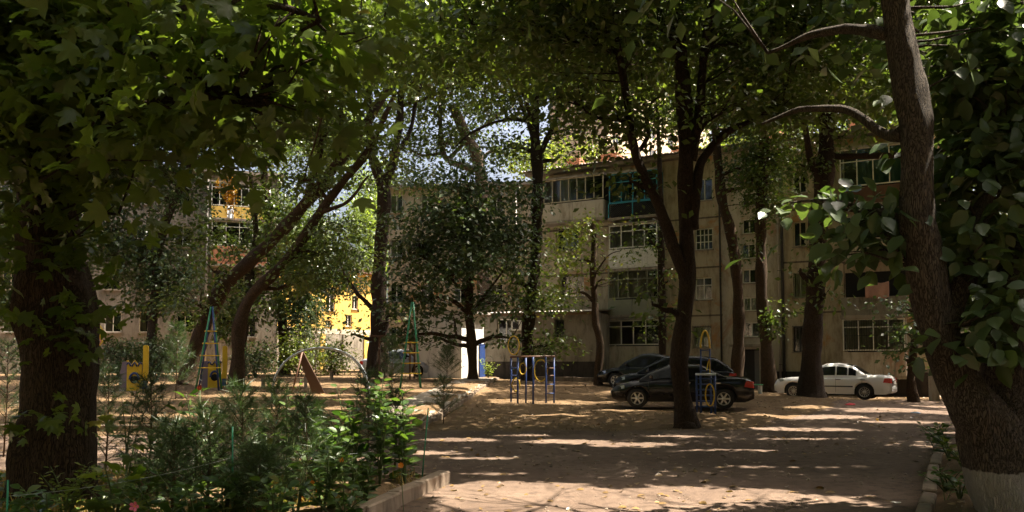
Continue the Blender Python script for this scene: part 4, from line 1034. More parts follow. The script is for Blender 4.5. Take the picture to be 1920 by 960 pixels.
# tree by the silver car, forked
simple('forked_tree', 'tall forked tree with a thick foot beside the silver car', 'bark_dark', 'leaf_mid', (703, 44, .62),
       [(705, 660, 0, .52), (712, 600, 0, .46), (714, 520, 0, .38), (718, 430, 0, .34), (720, 350, 0, .34), (705, 310, 0, .24), (694, 270, 0, .2), (690, 180, 0, .16), (670, 60, 0, .12), (650, -60, 0, .08)],
       [[(720, 360, 0, .3), (738, 310, 0, .24), (745, 250, 0, .21), (750, 180, 0, .18), (770, 80, 0, .13), (800, -30, 0, .1)], [(745, 290, 0, .14), (770, 240, .3, .11), (790, 160, .5, .09), (850, 60, .8, .06)],
        [(716, 590, 0, .16), (680, 560, -.3, .12), (655, 530, -.5, .07), (640, 500, -.6, .04)], [(750, 200, 0, .1), (830, 170, 0, .08), (920, 120, 0, .06), (1000, 95, 0, .04)]],
       [((690, 140, 0), (2.6, 2.4, 1.6), 1.49), ((790, 70, 0), (3.2, 2.6, 1.6), 1.84), ((640, 40, 0), (3.2, 2.8, 1.8), 1.72), ((880, 60, 0), (3.0, 2.8, 1.4), 1.84), ((740, 330, -.5), (1.6, 1.4, .7), 0.57), ((640, 270, 0), (1.8, 1.8, 1), 0.92), ((745, 580, -.5), (1.0, 1.0, .6), 0.57), ((660, 620, -.5), (1.0, 1.0, .6), 0.57), ((960, 60, 0), (2.6, 2.4, 1.4), 1.84), ((760, -100, 0), (7, 6, 3), 0.80), ((740, -60, -10), (5, 4, 1.8), 1.49), ((900, -60, -9), (5, 4, 1.8), 1.49)], size=.23, seed=24)
# dense round dark tree
simple('round_maple', 'dense dark round-headed maple hiding the grey wing', 'bark_brown', 'leaf_dark', (886, 41, .26),
       [(886, 670, 0, .23), (884, 600, 0, .22), (880, 520, 0, .2), (876, 440, 0, .16), (872, 360, 0, .1)], [[(884, 590, 0, .08), (920, 540, .2, .06), (950, 500, .3, .04)], [(882, 560, 0, .09), (830, 510, -.3, .06), (790, 480, -.4, .04)]],
       [((865, 430, 0), (2.6, 2.2, 2.0), 2.33), ((795, 470, 0), (1.6, 1.5, 1.5), 2.02), ((945, 440, 0), (1.5, 1.5, 1.3), 1.86), ((790, 560, -.5), (1.2, 1.2, .8), 2.02), ((930, 560, 0), (1.2, 1.2, .7), 1.71), ((880, 335, 0), (1.8, 1.6, .9), 1.86), ((960, 630, .5), (1.0, 1, .5), 1.24), ((765, 620, -.5), (.9, 1.0, .6), 1.55), ((850, 510, -1.4), (1.8, .6, .7), 1.40), ((825, 630, 0), (.9, .9, .4), 1.24), ((990, 365, 0), (1.2, 1.2, .7), 1.55),
        ((745, 400, 0), (1.0, 1, .6), 1.40), ((760, 510, -1), (1.0, .9, .4), 1.55), ((905, 480, -1.8), (1.0, .6, .5), 1.40), ((820, 380, -1.6), (1.2, .7, .6), 1.40), ((960, 500, -.8), (.9, .8, .35), 1.40), ((900, 390, -1.8), (.9, .6, .4), 1.24), ((800, 330, .4), (1.2, 1.0, .5), 1.40), ((940, 350, -.6), (1.0, .9, .4), 1.40), ((870, 290, 0), (1.0, .9, .4), 1.24), ((735, 570, -.4), (.7, .7, .5), 1.40), ((990, 560, .3), (.8, .8, .5), 1.24), ((850, 590, -1), (.9, .8, .35), 1.24)], size=.25, seed=25, spread=.5, per=18)
# trunk left of the ring frame
simple('tall_tree', 'tall straight trunk rising behind the ring frame in front of annexe', 'bark_dark', 'leaf_mid', (996, 42, .34),
       [(997, 650, 0, .30), (998, 560, 0, .29), (1001, 460, 0, .28), (1003, 380, 0, .28), (1005, 310, 0, .28), (1003, 250, 0, .24), (1005, 160, 0, .2), (1010, 60, 0, .15), (1015, -60, 0, .1)],
       [[(1004, 300, 0, .16), (1025, 260, 0, .13), (1045, 215, 0, .1), (1065, 160, 0, .07)], [(1004, 280, 0, .14), (985, 220, 0, .11), (965, 150, 0, .09), (950, 60, 0, .06)], [(1003, 230, 0, .1), (950, 225, 0, .08), (890, 245, 0, .06), (850, 280, 0, .04)]],
       [((1000, 120, 0), (2.6, 2.5, 1.8), 1.5), ((940, 180, 0), (2.0, 1.8, 1.2), 1.2), ((1060, 130, 0), (2.3, 2, 1.5), 1.5), ((1020, 30, 0), (3.2, 2.8, 1.6), 1.7), ((950, 60, 0), (2.5, 2.5, 1.5), 1.5), ((1070, 230, 0), (1.9, 1.6, 1.1), 1.2), ((960, 270, 0), (1.8, 1.4, .9), 1.0), ((1120, 190, 0), (1.8, 1.6, 1.0), 1.1), ((1050, 290, .5), (1.2, 1.2, .5), .8), ((1100, 50, 0), (2.6, 2.4, 1.5), 1.5), ((1030, 640, -.5), (1.3, 1.1, .8), 1.2), ((1020, 560, -.5), (1.3, 1.2, 1.0), 1.0), ((1000, 480, -.4), (1.2, 1.0, 1.2), .9), ((960, 520, 0), (1.0, 1.0, 1.2), .9), ((1030, -80, 0), (6.5, 6, 2.4), .6)], size=.22, seed=26)
# small knotty tree
simple('small_tree', 'small knotty tree with a light crown left of the black cars', 'bark_brown', 'leaf_light', (1118, 38, .20),
       [(1120, 690, 0, .17), (1124, 640, 0, .165), (1116, 590, 0, .16), (1112, 520, 0, .14), (1113, 460, 0, .13), (1110, 410, 0, .08)], [[(1112, 520, 0, .05), (1140, 480, -.3, .03), (1165, 470, -.5, .02)]],
       [((1105, 430, 0), (1.2, 1.1, .9), 1.2), ((1085, 480, 0), (1.0, 1.0, .8), 1.1), ((1070, 540, 0), (.9, .9, .9), 1.0), ((1140, 490, -.3), (.9, .9, .5), .9), ((1135, 520, -.3), (.6, .6, .35), .7), ((1060, 460, .5), (.8, .8, .6), .9)], size=.19, seed=27)
simple('slim_tree', 'slim straight tree right behind the black cars, left of yard tree', 'bark_dark', 'leaf_mid', (1243, 41, .21),
       [(1243, 680, 0, .19), (1242, 600, 0, .18), (1241, 520, 0, .17), (1240, 440, 0, .15), (1238, 360, 0, .12), (1235, 270, 0, .1), (1230, 120, 0, .06)], [],
       [((1232, 600, -.4), (.6, .6, .9), .7), ((1215, 440, 0), (1.0, 1, 1.0), .6), ((1235, 200, 0), (2.2, 2, 1.6), 1.0), ((1255, 520, -.3), (.5, .5, .7), .6), ((1180, 100, 0), (2.6, 2.2, 1.6), 1.2)], size=.19, seed=28)
simple('bowed_tree', 'bowed bare trunk leaning left against the stair part of the block', 'bark_brown', 'leaf_dark', (1381, 39.5, .30),
       [(1383, 670, 0, .27), (1386, 600, 0, .26), (1382, 530, 0, .25), (1370, 450, 0, .24), (1354, 380, 0, .22), (1348, 320, 0, .2), (1340, 240, 0, .16), (1335, 120, 0, .1)], [],
       [((1400, 300, -.5), (1.6, 1.4, 1.1), 1.1), ((1390, 220, 0), (2.2, 2, 1.3), 1.4), ((1320, 120, 0), (2.4, 2.2, 1.6), 1.2), ((1430, 330, -.5), (1.1, 1.1, 1.0), 1.0), ((1400, 60, 0), (3.0, 2.6, 1.6), 1.6)], size=.2, seed=29)
simple('ivy_tree', 'tree with flared foot and pale sunlit leaves up its trunk, by the door', 'bark_brown', 'leaf_mid', (1438, 37.5, .42),
       [(1438, 710, 0, .33), (1436, 660, 0, .27), (1432, 580, 0, .26), (1428, 480, 0, .25), (1426, 380, 0, .24), (1428, 280, 0, .2), (1432, 150, 0, .15), (1440, 20, 0, .1)], [],
       [((1446, 590, -.4), (.40, .35, .8), 1.2, 1), ((1452, 630, -.4), (.30, .25, .4), .9, 1), ((1440, 380, -.5), (1.0, .9, 1.3), 1.3), ((1410, 330, -.3), (1.2, 1, .9), 1.3), ((1450, 280, 0), (1.7, 1.5, 1.0), 1.6), ((1470, 160, 0), (2.4, 2.2, 1.5), 1.7), ((1440, 60, 0), (2.8, 2.5, 1.6), 1.7), ((1420, 470, -.4), (.5, .5, .8), .8), ((1480, 580, -.4), (.6, .5, .2), .5)], size=.18, seed=30)
simple('shade_tree', 'stout dark tree standing in front of the white sedan', 'bark_dark', 'leaf_mid', (1519, 31, .44),
       [(1520, 730, 0, .38), (1522, 660, 0, .35), (1526, 580, 0, .33), (1532, 500, 0, .32), (1538, 420, 0, .33), (1545, 350, 0, .32), (1548, 260, 0, .3), (1552, 140, 0, .26), (1558, 0, 0, .2), (1560, -150, 0, .12)],
       [[(1545, 350, 0, .15), (1520, 300, -.3, .12), (1508, 220, -.5, .1), (1500, 100, -.6, .07)], [(1552, 190, 0, .12), (1590, 130, 0, .09), (1620, 60, 0, .06)]],
       [((1540, 120, 0), (2.4, 2.2, 1.5), 1.6), ((1490, 180, 0), (1.7, 1.6, 1.0), 1.5), ((1600, 180, 0), (1.5, 1.5, .9), 1.0), ((1590, 60, 0), (2.4, 2.2, 1.2), 1.3), ((1500, 300, -.3), (1.0, .9, .6), 1.2), ((1580, 250, 0), (.9, .9, .5), .8), ((1540, 450, -.5), (.35, .35, .35), .8), ((1500, 500, -.5), (.3, .3, .3), .4), ((1548, 545, -.4), (.3, .3, .4), .4), ((1640, 120, .5), (1.4, 1.4, 1.0), 1.0), ((1560, -140, 0), (5.5, 5, 2.2), 1.2), ((1700, 20, 1), (2.5, 2.5, 1.5), 1.6), ((1680, -160, 0), (4, 4, 2), 1.2), ((1770, -60, -1), (4.5, 4, 1.8), 1.4), ((1980, 0, 0), (4.5, 4, 2.4), 1.6)], size=.2, seed=31)
simple('young_tree', 'young tree with drooping leaves at the right corner of the block', 'bark_brown', 'leaf_broad', (1707, 35, .20),
       [(1708, 720, 0, .16), (1712, 670, 0, .15), (1720, 620, 0, .13), (1715, 560, 0, .09)], [],
       [((1700, 620, -.3), (.8, .7, .5), 1.1), ((1690, 565, -.3), (.7, .7, .35), .8), ((1695, 670, -.3), (.4, .4, .3), .6), ((1740, 580, 0), (1, 1, .8), 1.2)], size=.22, seed=32)
# dead pale trunk high behind the maple
simple('broken_tree', 'pale slanting trunk high above the round dark maple', 'bark_pale', 'leaf_mid', (905, 51, .4),
       [(905, 560, 0, .38), (905, 400, 0, .36), (898, 310, 0, .36), (870, 250, 0, .32), (845, 195, 0, .28)],
       [[(898, 320, 0, .2), (840, 300, 0, .18), (825, 240, 0, .14), (830, 120, 0, .1)], [(840, 300, 0, .12), (900, 240, 0, .1), (960, 200, 0, .06)]],
       [((820, 130, 0), (3.2, 2.6, 1.6), 1.4), ((840, 250, 0), (2.8, 2, 1.6), 1.1), ((770, 270, .5), (2.2, 1.8, 1.2), .9), ((740, 200, 0), (2.2, 1.8, 1.2), .8), ((900, 190, 0), (3.0, 2.4, 1.8), 1.1), ((950, 280, 0), (2.0, 1.8, 1.2), 1.0), ((790, 190, 0), (2.4, 2, 1.5), 1.1), ((780, 320, 0), (2.0, 1.8, .9), 1.1), ((930, 90, 0), (3, 2.5, 1.6), 1.2)], size=.24, seed=33)
# dark trees before the left block
for k, (nm, lab, foot, main, blobs, lf) in enumerate([
    ('yard_maple', 'dark maple at the far left with a pale sunlit trunk', (285, 45, .28), [(288, 600, 0, .26), (298, 480, 0, .24), (320, 400, 0, .2), (350, 330, 0, .16), (380, 240, 0, .1)],
     [((300, 520, 0), (2.6, 2.2, 2.0), 2.10), ((230, 450, 0), (2.5, 2.2, 2.0), 1.96), ((330, 360, 0), (2.2, 2.2, 1.5), 1.26), ((280, 270, 0), (3.4, 3, 2.2), 2.38), ((380, 200, 0), (3.4, 3, 2.0), 2.24), ((180, 330, 0), (2.5, 2.5, 2.2), 2.24)], 'leaf_dark'),
    ('broad_maple', 'broad dark maple filling the left background behind the plane tree', (60, 44, .3), [(60, 560, 0, .27), (50, 440, 0, .22), (40, 300, 0, .15)],
     [((40, 420, 0), (3.0, 2.6, 2.6), 2.24), ((20, 560, 0), (2.4, 2.2, 1.6), 2.10), ((90, 260, 0), (3.6, 3, 2.4), 2.38), ((200, 180, 0), (3.4, 3, 2.2), 2.38), ((10, 120, 0), (4, 3.5, 2.6), 2.38), ((260, 80, 0), (4, 3.4, 2.4), 2.24)], 'leaf_mid'),
    ('leafy_elm', 'leafy elm in front of the left block beside the yellow balcony', (455, 47, .25), [(458, 600, 0, .23), (470, 520, 0, .2), (480, 440, 0, .16), (470, 330, 0, .1)],
     [((470, 560, 0), (2.0, 1.8, 1.4), 1.54), ((535, 470, 0), (1.8, 1.8, 2.0), 1.54), ((440, 240, 0), (3.0, 2.8, 1.6), 1.82), ((400, 600, 0), (1.8, 1.6, 1.0), 1.54), ((520, 380, 0), (1.5, 1.3, 1.6), 1.54), ((440, 470, -1), (1.4, 1.2, .9), 1.12), ((395, 430, -1), (1.0, 1.0, 1.0), 0.98), ((360, 440, 0), (1.2, 1.2, 1.5), 1.12)], 'leaf_mid')]):
    simple(nm, lab, 'bark_grey', lf, foot, main, [], blobs, size=.24, seed=40 + k)
# shrubs along the back of the playground
for k, (px, py, rr) in enumerate([(225, 42, 1.3), (300, 43, 1.4), (480, 44, 1.2), (90, 41, 1.5), (560, 47, 1.6), (628, 50, 1.3)]):
    x_ = (px - 960) / FPX * py; t_b = np.array([x_, py, float(gz(x_, py))])
    t = Tree('shrub', ['dark leafy shrub behind the yellow climbing panel', 'dark leafy shrub between the panels at the playground back', 'dark leafy shrub under the leaning trees', 'dark shrub behind the huge plane trunk', 'sunlit shrub under the yellow house, left', 'small sunlit shrub under the yellow house, beside the forked tree'][k], t_b, 'bark_brown', 'leaf_dark' if k < 4 else 'leaf_light', 'shrub', 50 + k, 'shrubs along the back of the playground')
    for a in range(4): t.stem([(*t_b, .03), (t_b[0] + R.uniform(-.5, .5), t_b[1] + R.uniform(-.4, .4), t_b[2] + rr * 1.2, .012)], 5)
    t.blob(t_b + np.array([0, 0, rr * .85]), (rr, rr * .9, rr * .8), 2.0, size=.16, per=20, spread=.3, limb=False, twigs=.2)
    t.finish()
# sunlit trees beyond the gap and behind the roofs
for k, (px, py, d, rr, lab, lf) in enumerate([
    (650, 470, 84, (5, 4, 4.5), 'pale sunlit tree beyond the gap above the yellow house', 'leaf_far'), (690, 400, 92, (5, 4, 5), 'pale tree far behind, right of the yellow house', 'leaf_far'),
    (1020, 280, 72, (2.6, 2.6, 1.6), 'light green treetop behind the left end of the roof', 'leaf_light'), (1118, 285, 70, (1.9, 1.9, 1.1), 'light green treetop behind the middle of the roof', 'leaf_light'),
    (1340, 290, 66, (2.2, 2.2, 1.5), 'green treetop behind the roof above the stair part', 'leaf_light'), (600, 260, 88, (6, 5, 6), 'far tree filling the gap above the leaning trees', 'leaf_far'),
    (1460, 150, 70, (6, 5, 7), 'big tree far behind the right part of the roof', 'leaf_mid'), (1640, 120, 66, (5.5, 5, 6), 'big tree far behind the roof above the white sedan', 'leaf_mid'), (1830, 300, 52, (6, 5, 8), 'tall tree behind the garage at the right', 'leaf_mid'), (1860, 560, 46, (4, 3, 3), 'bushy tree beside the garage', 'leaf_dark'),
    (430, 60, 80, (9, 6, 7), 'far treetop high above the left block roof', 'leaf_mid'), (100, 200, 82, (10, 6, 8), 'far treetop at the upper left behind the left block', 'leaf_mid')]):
    c = at(px, py, d); g0 = float(gz(c[0], c[1]))
    t = Tree('distant_tree', lab, (c[0], c[1], g0), 'bark_brown', lf, seed=60 + k, group='trees beyond the houses')
    t.stem([(c[0], c[1], g0 - .1, .35), (c[0] + .3, c[1], (c[2] + g0) / 2, .28), (c[0], c[1], c[2] + rr[2] * .3, .12)], 8, .2)
    for j in range(5):
        o = t.rng.normal(size=3) * .45 * np.array(rr); t.blob(c + o, np.array(rr) * .6, 1.3, size=.34, per=24, spread=.6, twigs=.15)
    t.finish()

# unseen trees added round the yard for shade: one built, the others copied
proto = None
for k, (x_, y_, lab) in enumerate([(17.5, 10, 'unseen leafy tree added for shade, right of the leaning tree'), (23, 19, 'unseen leafy tree added for shade, far off to the right'), (14, 0, 'unseen leafy tree added for shade, right of the camera'), (7, -10, 'unseen leafy tree added for shade, behind the camera on the right'), (-2, -12, 'unseen leafy tree added for shade, straight behind the camera'), (-11, -8, 'unseen leafy tree added for shade, behind the camera on the left'),
                                  (-16, 1, 'unseen leafy tree added for shade, left of the camera'), (-18, 10, 'unseen leafy tree added for shade, left of the plane tree'), (-24, 20, 'unseen leafy tree added for shade, far off to the left'), (20, -6, 'unseen leafy tree added for shade, far behind on the right'), (-22, -8, 'unseen leafy tree added for shade, far behind on the left'), (26, 9, 'unseen leafy tree added for shade, by the right block')]):
    g0 = gp(x_, y_)
    if proto is None:
        t = Tree('added_shade_tree', lab, g0, 'bark_brown', 'leaf_mid', seed=90, group='unseen trees added to shade the yard')
        t.stem([(x_, y_, g0[2] - .2, .34), (x_ + .1, y_, g0[2] + 3, .28), (x_ - .1, y_ + .1, g0[2] + 7, .2), (x_, y_, g0[2] + 11, .1)], 12, .3)
        for c, rr in (((0, 0, 9), (3.6, 3.6, 2.4)), ((2.4, 1, 6.5), (2.4, 2.4, 1.8)), ((-2.4, 1.2, 6.2), (2.4, 2.4, 1.8)), ((.5, -2.6, 6), (2.5, 2.3, 1.8)), ((0, 2.6, 5.5), (2.4, 2.2, 1.6)), ((-2, -2, 4), (1.6, 1.6, 1.0)), ((2, -1.6, 4), (1.6, 1.6, 1.0)), ((0, 0, 12), (2.6, 2.6, 1.4))):
            t.blob(np.array(g0) + np.array(c), rr, 1.6, size=.32, per=22, spread=.5, twigs=.1, cull=False)
        t.finish(); proto = t.root
    else:
        o = proto.copy(); COL.objects.link(o); o.location = g0; o.rotation_euler = (0, 0, k * 1.3); o.scale = (1 + .1 * math.sin(k * 2.1),) * 3; o['label'] = lab
        for ch in list(proto.children):
            c = ch.copy(); COL.objects.link(c); c.parent = o

# ------------------------------------------------------------------ cars
def car(name, label, loc, rz, paint, L=4.5, W=1.72, Ht=1.44, wb=2.65, fo=.85, kind='sedan', spokes=6, sunk=0, tyre=.31):
    root = thing(name, label, 'car', loc, rz, 'cars parked in the yard')
    hl, hw = L / 2, W / 2
    xf = hl - fo; xr = xf - wb                                     # axles
    if kind == 'sedan':
        D = ([-hl, -hl + .05, -hl + .25, -hl + .95, -.9, .75, hl - .55, hl - .15, hl - .03, hl], [.78, .88, .955, .97, .93, .90, .80, .70, .62, .55])
        Gc = ([-hl + .80, -hl + 1.05, -hl + 1.55, -hl + 1.9, -.1, .35, 1.02, 1.28], [.955, 1.08, 1.33, Ht - .03, Ht, Ht - .04, 1.08, .88])
    elif kind == 'boxy':
        D = ([-hl, -hl + .05, -hl + .2, -hl + .95, -.9, .75, hl - .5, hl - .1, hl - .02, hl], [.74, .90, .95, .955, .92, .90, .83, .77, .68, .6])
        Gc = ([-hl + .86, -hl + 1.0, -hl + 1.42, -hl + 1.75, -.2, .25, .84, 1.06], [.95, 1.02, 1.32, Ht - .03, Ht, Ht - .03, 1.06, .90])
    else:                                                           # hatchback
        D = ([-hl, -hl + .05, -hl + .2, -hl + .7, -.9, .75, hl - .55, hl - .15, hl - .03, hl], [.80, .92, 1.0, 1.0, .97, .94, .86, .76, .66, .58])
        Gc = ([-hl + .10, -hl + .30, -hl + .7, -hl + 1.2, -.1, .35, 1.02, 1.30], [.98, 1.16, 1.42, Ht - .02, Ht, Ht - .04, 1.12, .92])
    ra = tyre + .055
    def deck(x): return float(np.interp(x, *D))
    def groof(x): return float(np.interp(x, *Gc))
    def halfw(x):
        e = abs(x) / hl
        return hw * (1 - .14 * max(0, (e - .72) / .28) ** 2.2)
    def zbot(x):
        zb = .22 + .10 * max(0, (abs(x) / hl - .90) / .10)
        for xa in (xf, xr):
            if abs(x - xa) < ra: zb = max(zb, tyre + math.sqrt(ra * ra - (x - xa) ** 2))
        return zb
    st = sorted(set([round(v, 4) for v in np.linspace(-hl, hl, 46)] + [round(xa + ra * math.cos(a), 4) for xa in (xf, xr) for a in np.linspace(0, math.pi, 13)] + [round(xa + s * (ra + .004), 4) for xa in (xf, xr) for s in (-1, 1)]))
    V, Fc = [], []
    def section(x):
        zb, zd, w_ = zbot(x), deck(x), halfw(x)
        mid = max(zb + .02, .52); sh = max(mid + .02, zd - .10)
        pts = [(w_ * .955, zb), (w_ * .99, (zb + mid) / 2 + .01), (w_, mid), (w_ * .992, (mid + sh) / 2), (w_ * .965, sh), (w_ * .91, zd - .025), (w_ * .80, zd), (w_ * .4, zd + .018), (0, zd + .024)]
        return [(x, y, z) for y, z in pts] + [(x, -y, z) for y, z in pts[-2::-1]]
    for x in st: V += section(x)
    n = 17
    for i in range(len(st) - 1):
        for k in range(n - 1): Fc.append((i * n + k, i * n + k + 1, (i + 1) * n + k + 1, (i + 1) * n + k))
    Fc.append(tuple(range(n))); Fc.append(tuple((len(st) - 1) * n + k for k in range(n - 1, -1, -1)))
    MB().raw(V, Fc, True).build('body', paint, root)
    # underbody and wheel wells
    MB().box(-hl + .25, hl - .25, -hw * .80, hw * .80, .20, .60).build('underbody', 'plastic_black', root)
    gx = Gc[0]; gs = sorted(set([round(v, 4) for v in np.linspace(gx[0], gx[-1], 30)] + [round(v, 4) for v in gx]))
    def gsec(x, t):                                                # point on the left glasshouse side, t from belt 0 to roof 1
        zb = deck(x) - .03; zt = max(groof(x), zb + .01); w0 = halfw(x) * .925; w1 = w0 - (zt - zb) * .36
        return w0 + (w1 - w0) * t, zb + (zt - .04 * min(1, (zt - zb) / .2) - zb) * t
    V, Fc = [], []
    for x in gs:
        zt = max(groof(x), deck(x) - .02); a = [gsec(x, t) for t in (0, .35, .7, 1)]
        half = [(x, y, z) for y, z in a] + [(x, a[-1][0] * .88, zt), (x, a[-1][0] * .45, zt + .02), (x, 0, zt + .025)]
        V += half + [(p[0], -p[1], p[2]) for p in half[-2::-1]]
    n = 13
    for i in range(len(gs) - 1):
        for k in range(n - 1): Fc.append((i * n + k, i * n + k + 1, (i + 1) * n + k + 1, (i + 1) * n + k))
    MB().raw(V, Fc, True).build('cabin', paint, root)
    xs0, xs1 = gx[0] + (.42 if kind != 'hatch' else .35), gx[-1] - .40
    xb = (xs0 + xs1) / 2 - .05
    spans = [(xs0, xs0 + .28), (xs0 + .33, xb - .03), (xb + .03, xs1)]
    for sgn in (1, -1):
        for a, b_ in spans:
            m = MB(); v = []
            q = np.linspace(a, b_, 9)
            for x in q:
                for t in (.16, .5, .86):
                    y, z = gsec(x, t); v.append((x, sgn * (y + .006), z))
            f = [(i * 3 + k, i * 3 + k + 1, (i + 1) * 3 + k + 1, (i + 1) * 3 + k) for i in range(8) for k in range(2)]
            m.raw(v, f, True).build('side_window', 'car_window', root)
    def screen(x0, x1, nm):
        m = MB(); v = []
        for x in np.linspace(x0, x1, 6):
            zt = groof(x); yw = gsec(x, 1)[0] * .90; yb = gsec(x, .1)[0] * .95
            f_ = .5
            for s in np.linspace(-1, 1, 7):
                v.append((x + (.008 if x > 0 else -.008), s * yw * .97, zt + .026 - .020 * s * s + .006))
        m.raw(v, [(i * 7 + k, i * 7 + k + 1, (i + 1) * 7 + k + 1, (i + 1) * 7 + k) for i in range(5) for k in range(6)], True).build(nm, 'car_window', root)
    screen(gx[-3] + .04, gx[-1] - .08, 'windscreen'); screen(gx[0] + .08, gx[3] - .10, 'rear_window')
    # sills, trim, bumpers, lights, plates, mirrors, handles
    for sgn in (1, -1):
        MB().box(xr + ra + .05, xf - ra - .05, sgn * hw * .985 if sgn > 0 else -hw * .985 - .022, hw * .985 + .022 if sgn > 0 else -hw * .985, .50, .545).build('side_trim', paint if kind != 'boxy' else 'plastic_black', root)
        for x in (xb - .10, xb - 1.0): MB().box(x - .09, x + .09, sgn * halfw(x) * .985 - .012, sgn * halfw(x) * .985 + .022, .775, .80).build('door_handle', 'chrome' if kind != 'boxy' else 'plastic_black', root)
        for x in (xb, xb - .98, xs1 + .12):
            MB().box(x - .004, x + .004, sgn * halfw(x) * 1.0 - .008, sgn * halfw(x) * 1.0 + .003, .30, .84).build('door_seam', 'plastic_black', root)
        mr = MB().tbox((xs1 + .02, sgn * (hw + .07), .97), (.10, .19, .13), Matrix.Identity(3)).build('mirror', paint, root, .03)
        w_ = halfw(hl - .1)
        hlz = deck(hl - .12) - .10
        m = MB(); m.raw([(hl - .02, sgn * w_ * .50, hlz - .06), (hl - .09, sgn * w_ * .93, hlz - .04), (hl - .42, sgn * halfw(hl - .42) * 1.0, hlz + .03), (hl - .42, sgn * halfw(hl - .42) * .955, hlz + .13), (hl - .14, sgn * w_ * .90, hlz + .075), (hl - .05, sgn * w_ * .5, hlz + .05)],
                        [(0, 1, 4, 5), (1, 2, 3, 4)])
        for q_ in range(len(m.v)): m.v[q_] = (m.v[q_][0] + .016, m.v[q_][1] + sgn * .008, m.v[q_][2] + .004)
        m.build('headlight', 'headlamp', root)
        w_ = halfw(-hl + .1); tz = deck(-hl + .1) - .26
        m = MB(); m.raw([(-hl - .006, sgn * w_ * .55, tz), (-hl - .004, sgn * w_ * .93, tz), (-hl + .03, sgn * (w_ + .016), tz), (-hl + .30, sgn * (halfw(-hl + .3) + .010), tz + .03), (-hl + .24, sgn * (halfw(-hl + .3) + .004), tz + .20), (-hl + .05, sgn * (w_ + .008), tz + .20), (-hl + .012, sgn * w_ * .93, tz + .19), (-hl + .012, sgn * w_ * .6, tz + .16)],
                        [(0, 1, 6, 7), (1, 2, 5, 6), (2, 3, 4, 5)])
        m.build('tail_light', 'tail_red', root)
    for sx, nm in ((1, 'front_bumper'), (-1, 'rear_bumper')):
        m = MB(); v = []
        for s in np.linspace(-1, 1, 13):
            y = s * halfw(hl - .1) * 1.0; x = hl + .035 - .16 * abs(s) ** 4
            for dx, z in ((-.05, .27), (.0, .30), (.018, .42), (.0, .53), (-.05, .56)): v.append((sx * (x + dx), y, z))
        m.raw(v, [(i * 5 + k, i * 5 + k + 1, (i + 1) * 5 + k + 1, (i + 1) * 5 + k) for i in range(12) for k in range(4)], True).build(nm, paint, root)
    MB().box(hl + .004, hl + .03, -hw * .40, hw * .40, .60, .70).build('grille', 'plastic_black', root)
    MB().box(hl + .055, hl + .065, -.26, .26, .40, .51).build('number_plate', 'plate_white', root)
    pzr = .62
    MB().box(-hl - .025, -hl - .012, -.26, .26, pzr, pzr + .11).build('number_plate', 'plate_white', root)
    # wheels
    Mx = Matrix.Rotation(math.pi / 2, 3, 'X'); tw = .095
    for xa in (xf, xr):
        for sgn in (1, -1):
            e = bpy.data.objects.new('wheel', None); e.location = (xa, sgn * (hw - tw - .012), tyre); e.rotation_euler = (0, 0, 0 if sgn < 0 else math.pi); link(e, root)
            MB().lathe([(tyre * .64, -tw), (tyre * .90, -tw), (tyre * .98, -tw * .75), (tyre, -tw * .3), (tyre, tw * .3), (tyre * .98, tw * .75), (tyre * .90, tw), (tyre * .64, tw)], 28, Mx).build('tyre', 'rubber', e)
            m = MB(); m.lathe([(tyre * .645, -tw * .9), (tyre * .645, tw * .96), (tyre * .60, tw * .96), (tyre * .57, tw * .5), (tyre * .57, -tw * .9)], 28, Mx)
            m.lathe([(.001, tw * .80), (.055, tw * .78), (.065, tw * .5)], 16, Mx)
            for k in range(spokes):
                a = 2 * math.pi * k / spokes
                c, s_ = math.cos(a), math.sin(a); rot = Matrix.Rotation(a, 3, 'Y')
                m.tbox((c * tyre * .32, -tw * .62, -s_ * tyre * .32), (tyre * .58, .022, .052 if spokes < 9 else .022), rot)
            m.build('rim', 'alloy', e)
            MB().lathe([(.001, -tw * .2), (tyre * .60, -tw * .2)], 20, Mx).build('brake_disc', 'plastic_black', e)
    return root
def m_carw():
    b = NB('car_window'); b.done(b.bsdf((.012, .013, .014), .06, 0, .5))
    b = NB('headlamp'); b.done(b.bsdf((.35, .35, .34), .1, .2, .6, coat=1))
m_carw()
def on_ground(px, d): x = (px - 960) / FPX * d; return gp(x, d)
car('black_sedan', 'shiny black sedan with alloy wheels, half hidden by the yard tree', on_ground(1277, 27.0), math.pi - .2, 'paint_black', 4.3, 1.70, 1.37, 2.60, .80)
car('black_hatchback', 'dark dusty car parked just behind the black sedan', on_ground(1264, 31.2), math.pi - .2, 'paint_navy', 4.3, 1.74, 1.50, 2.6, .82, 'hatch')
car('black_sedan', 'black car farthest back against the plinth, left of the others', on_ground(1222, 36.8), math.pi - .35, 'paint_black', 4.5, 1.72, 1.44, 2.7, .82)
car('white_sedan', 'white older sedan parked under the block, tail towards the right', on_ground(1563, 34.6), math.pi - .55, 'paint_white', 4.45, 1.72, 1.42, 2.69, .78, 'boxy', 12)
car('silver_sedan', 'silver blue sedan far back beside the forked tree', on_ground(755, 46.0), -.42, 'paint_silver', 4.5, 1.72, 1.44, 2.7, .82)

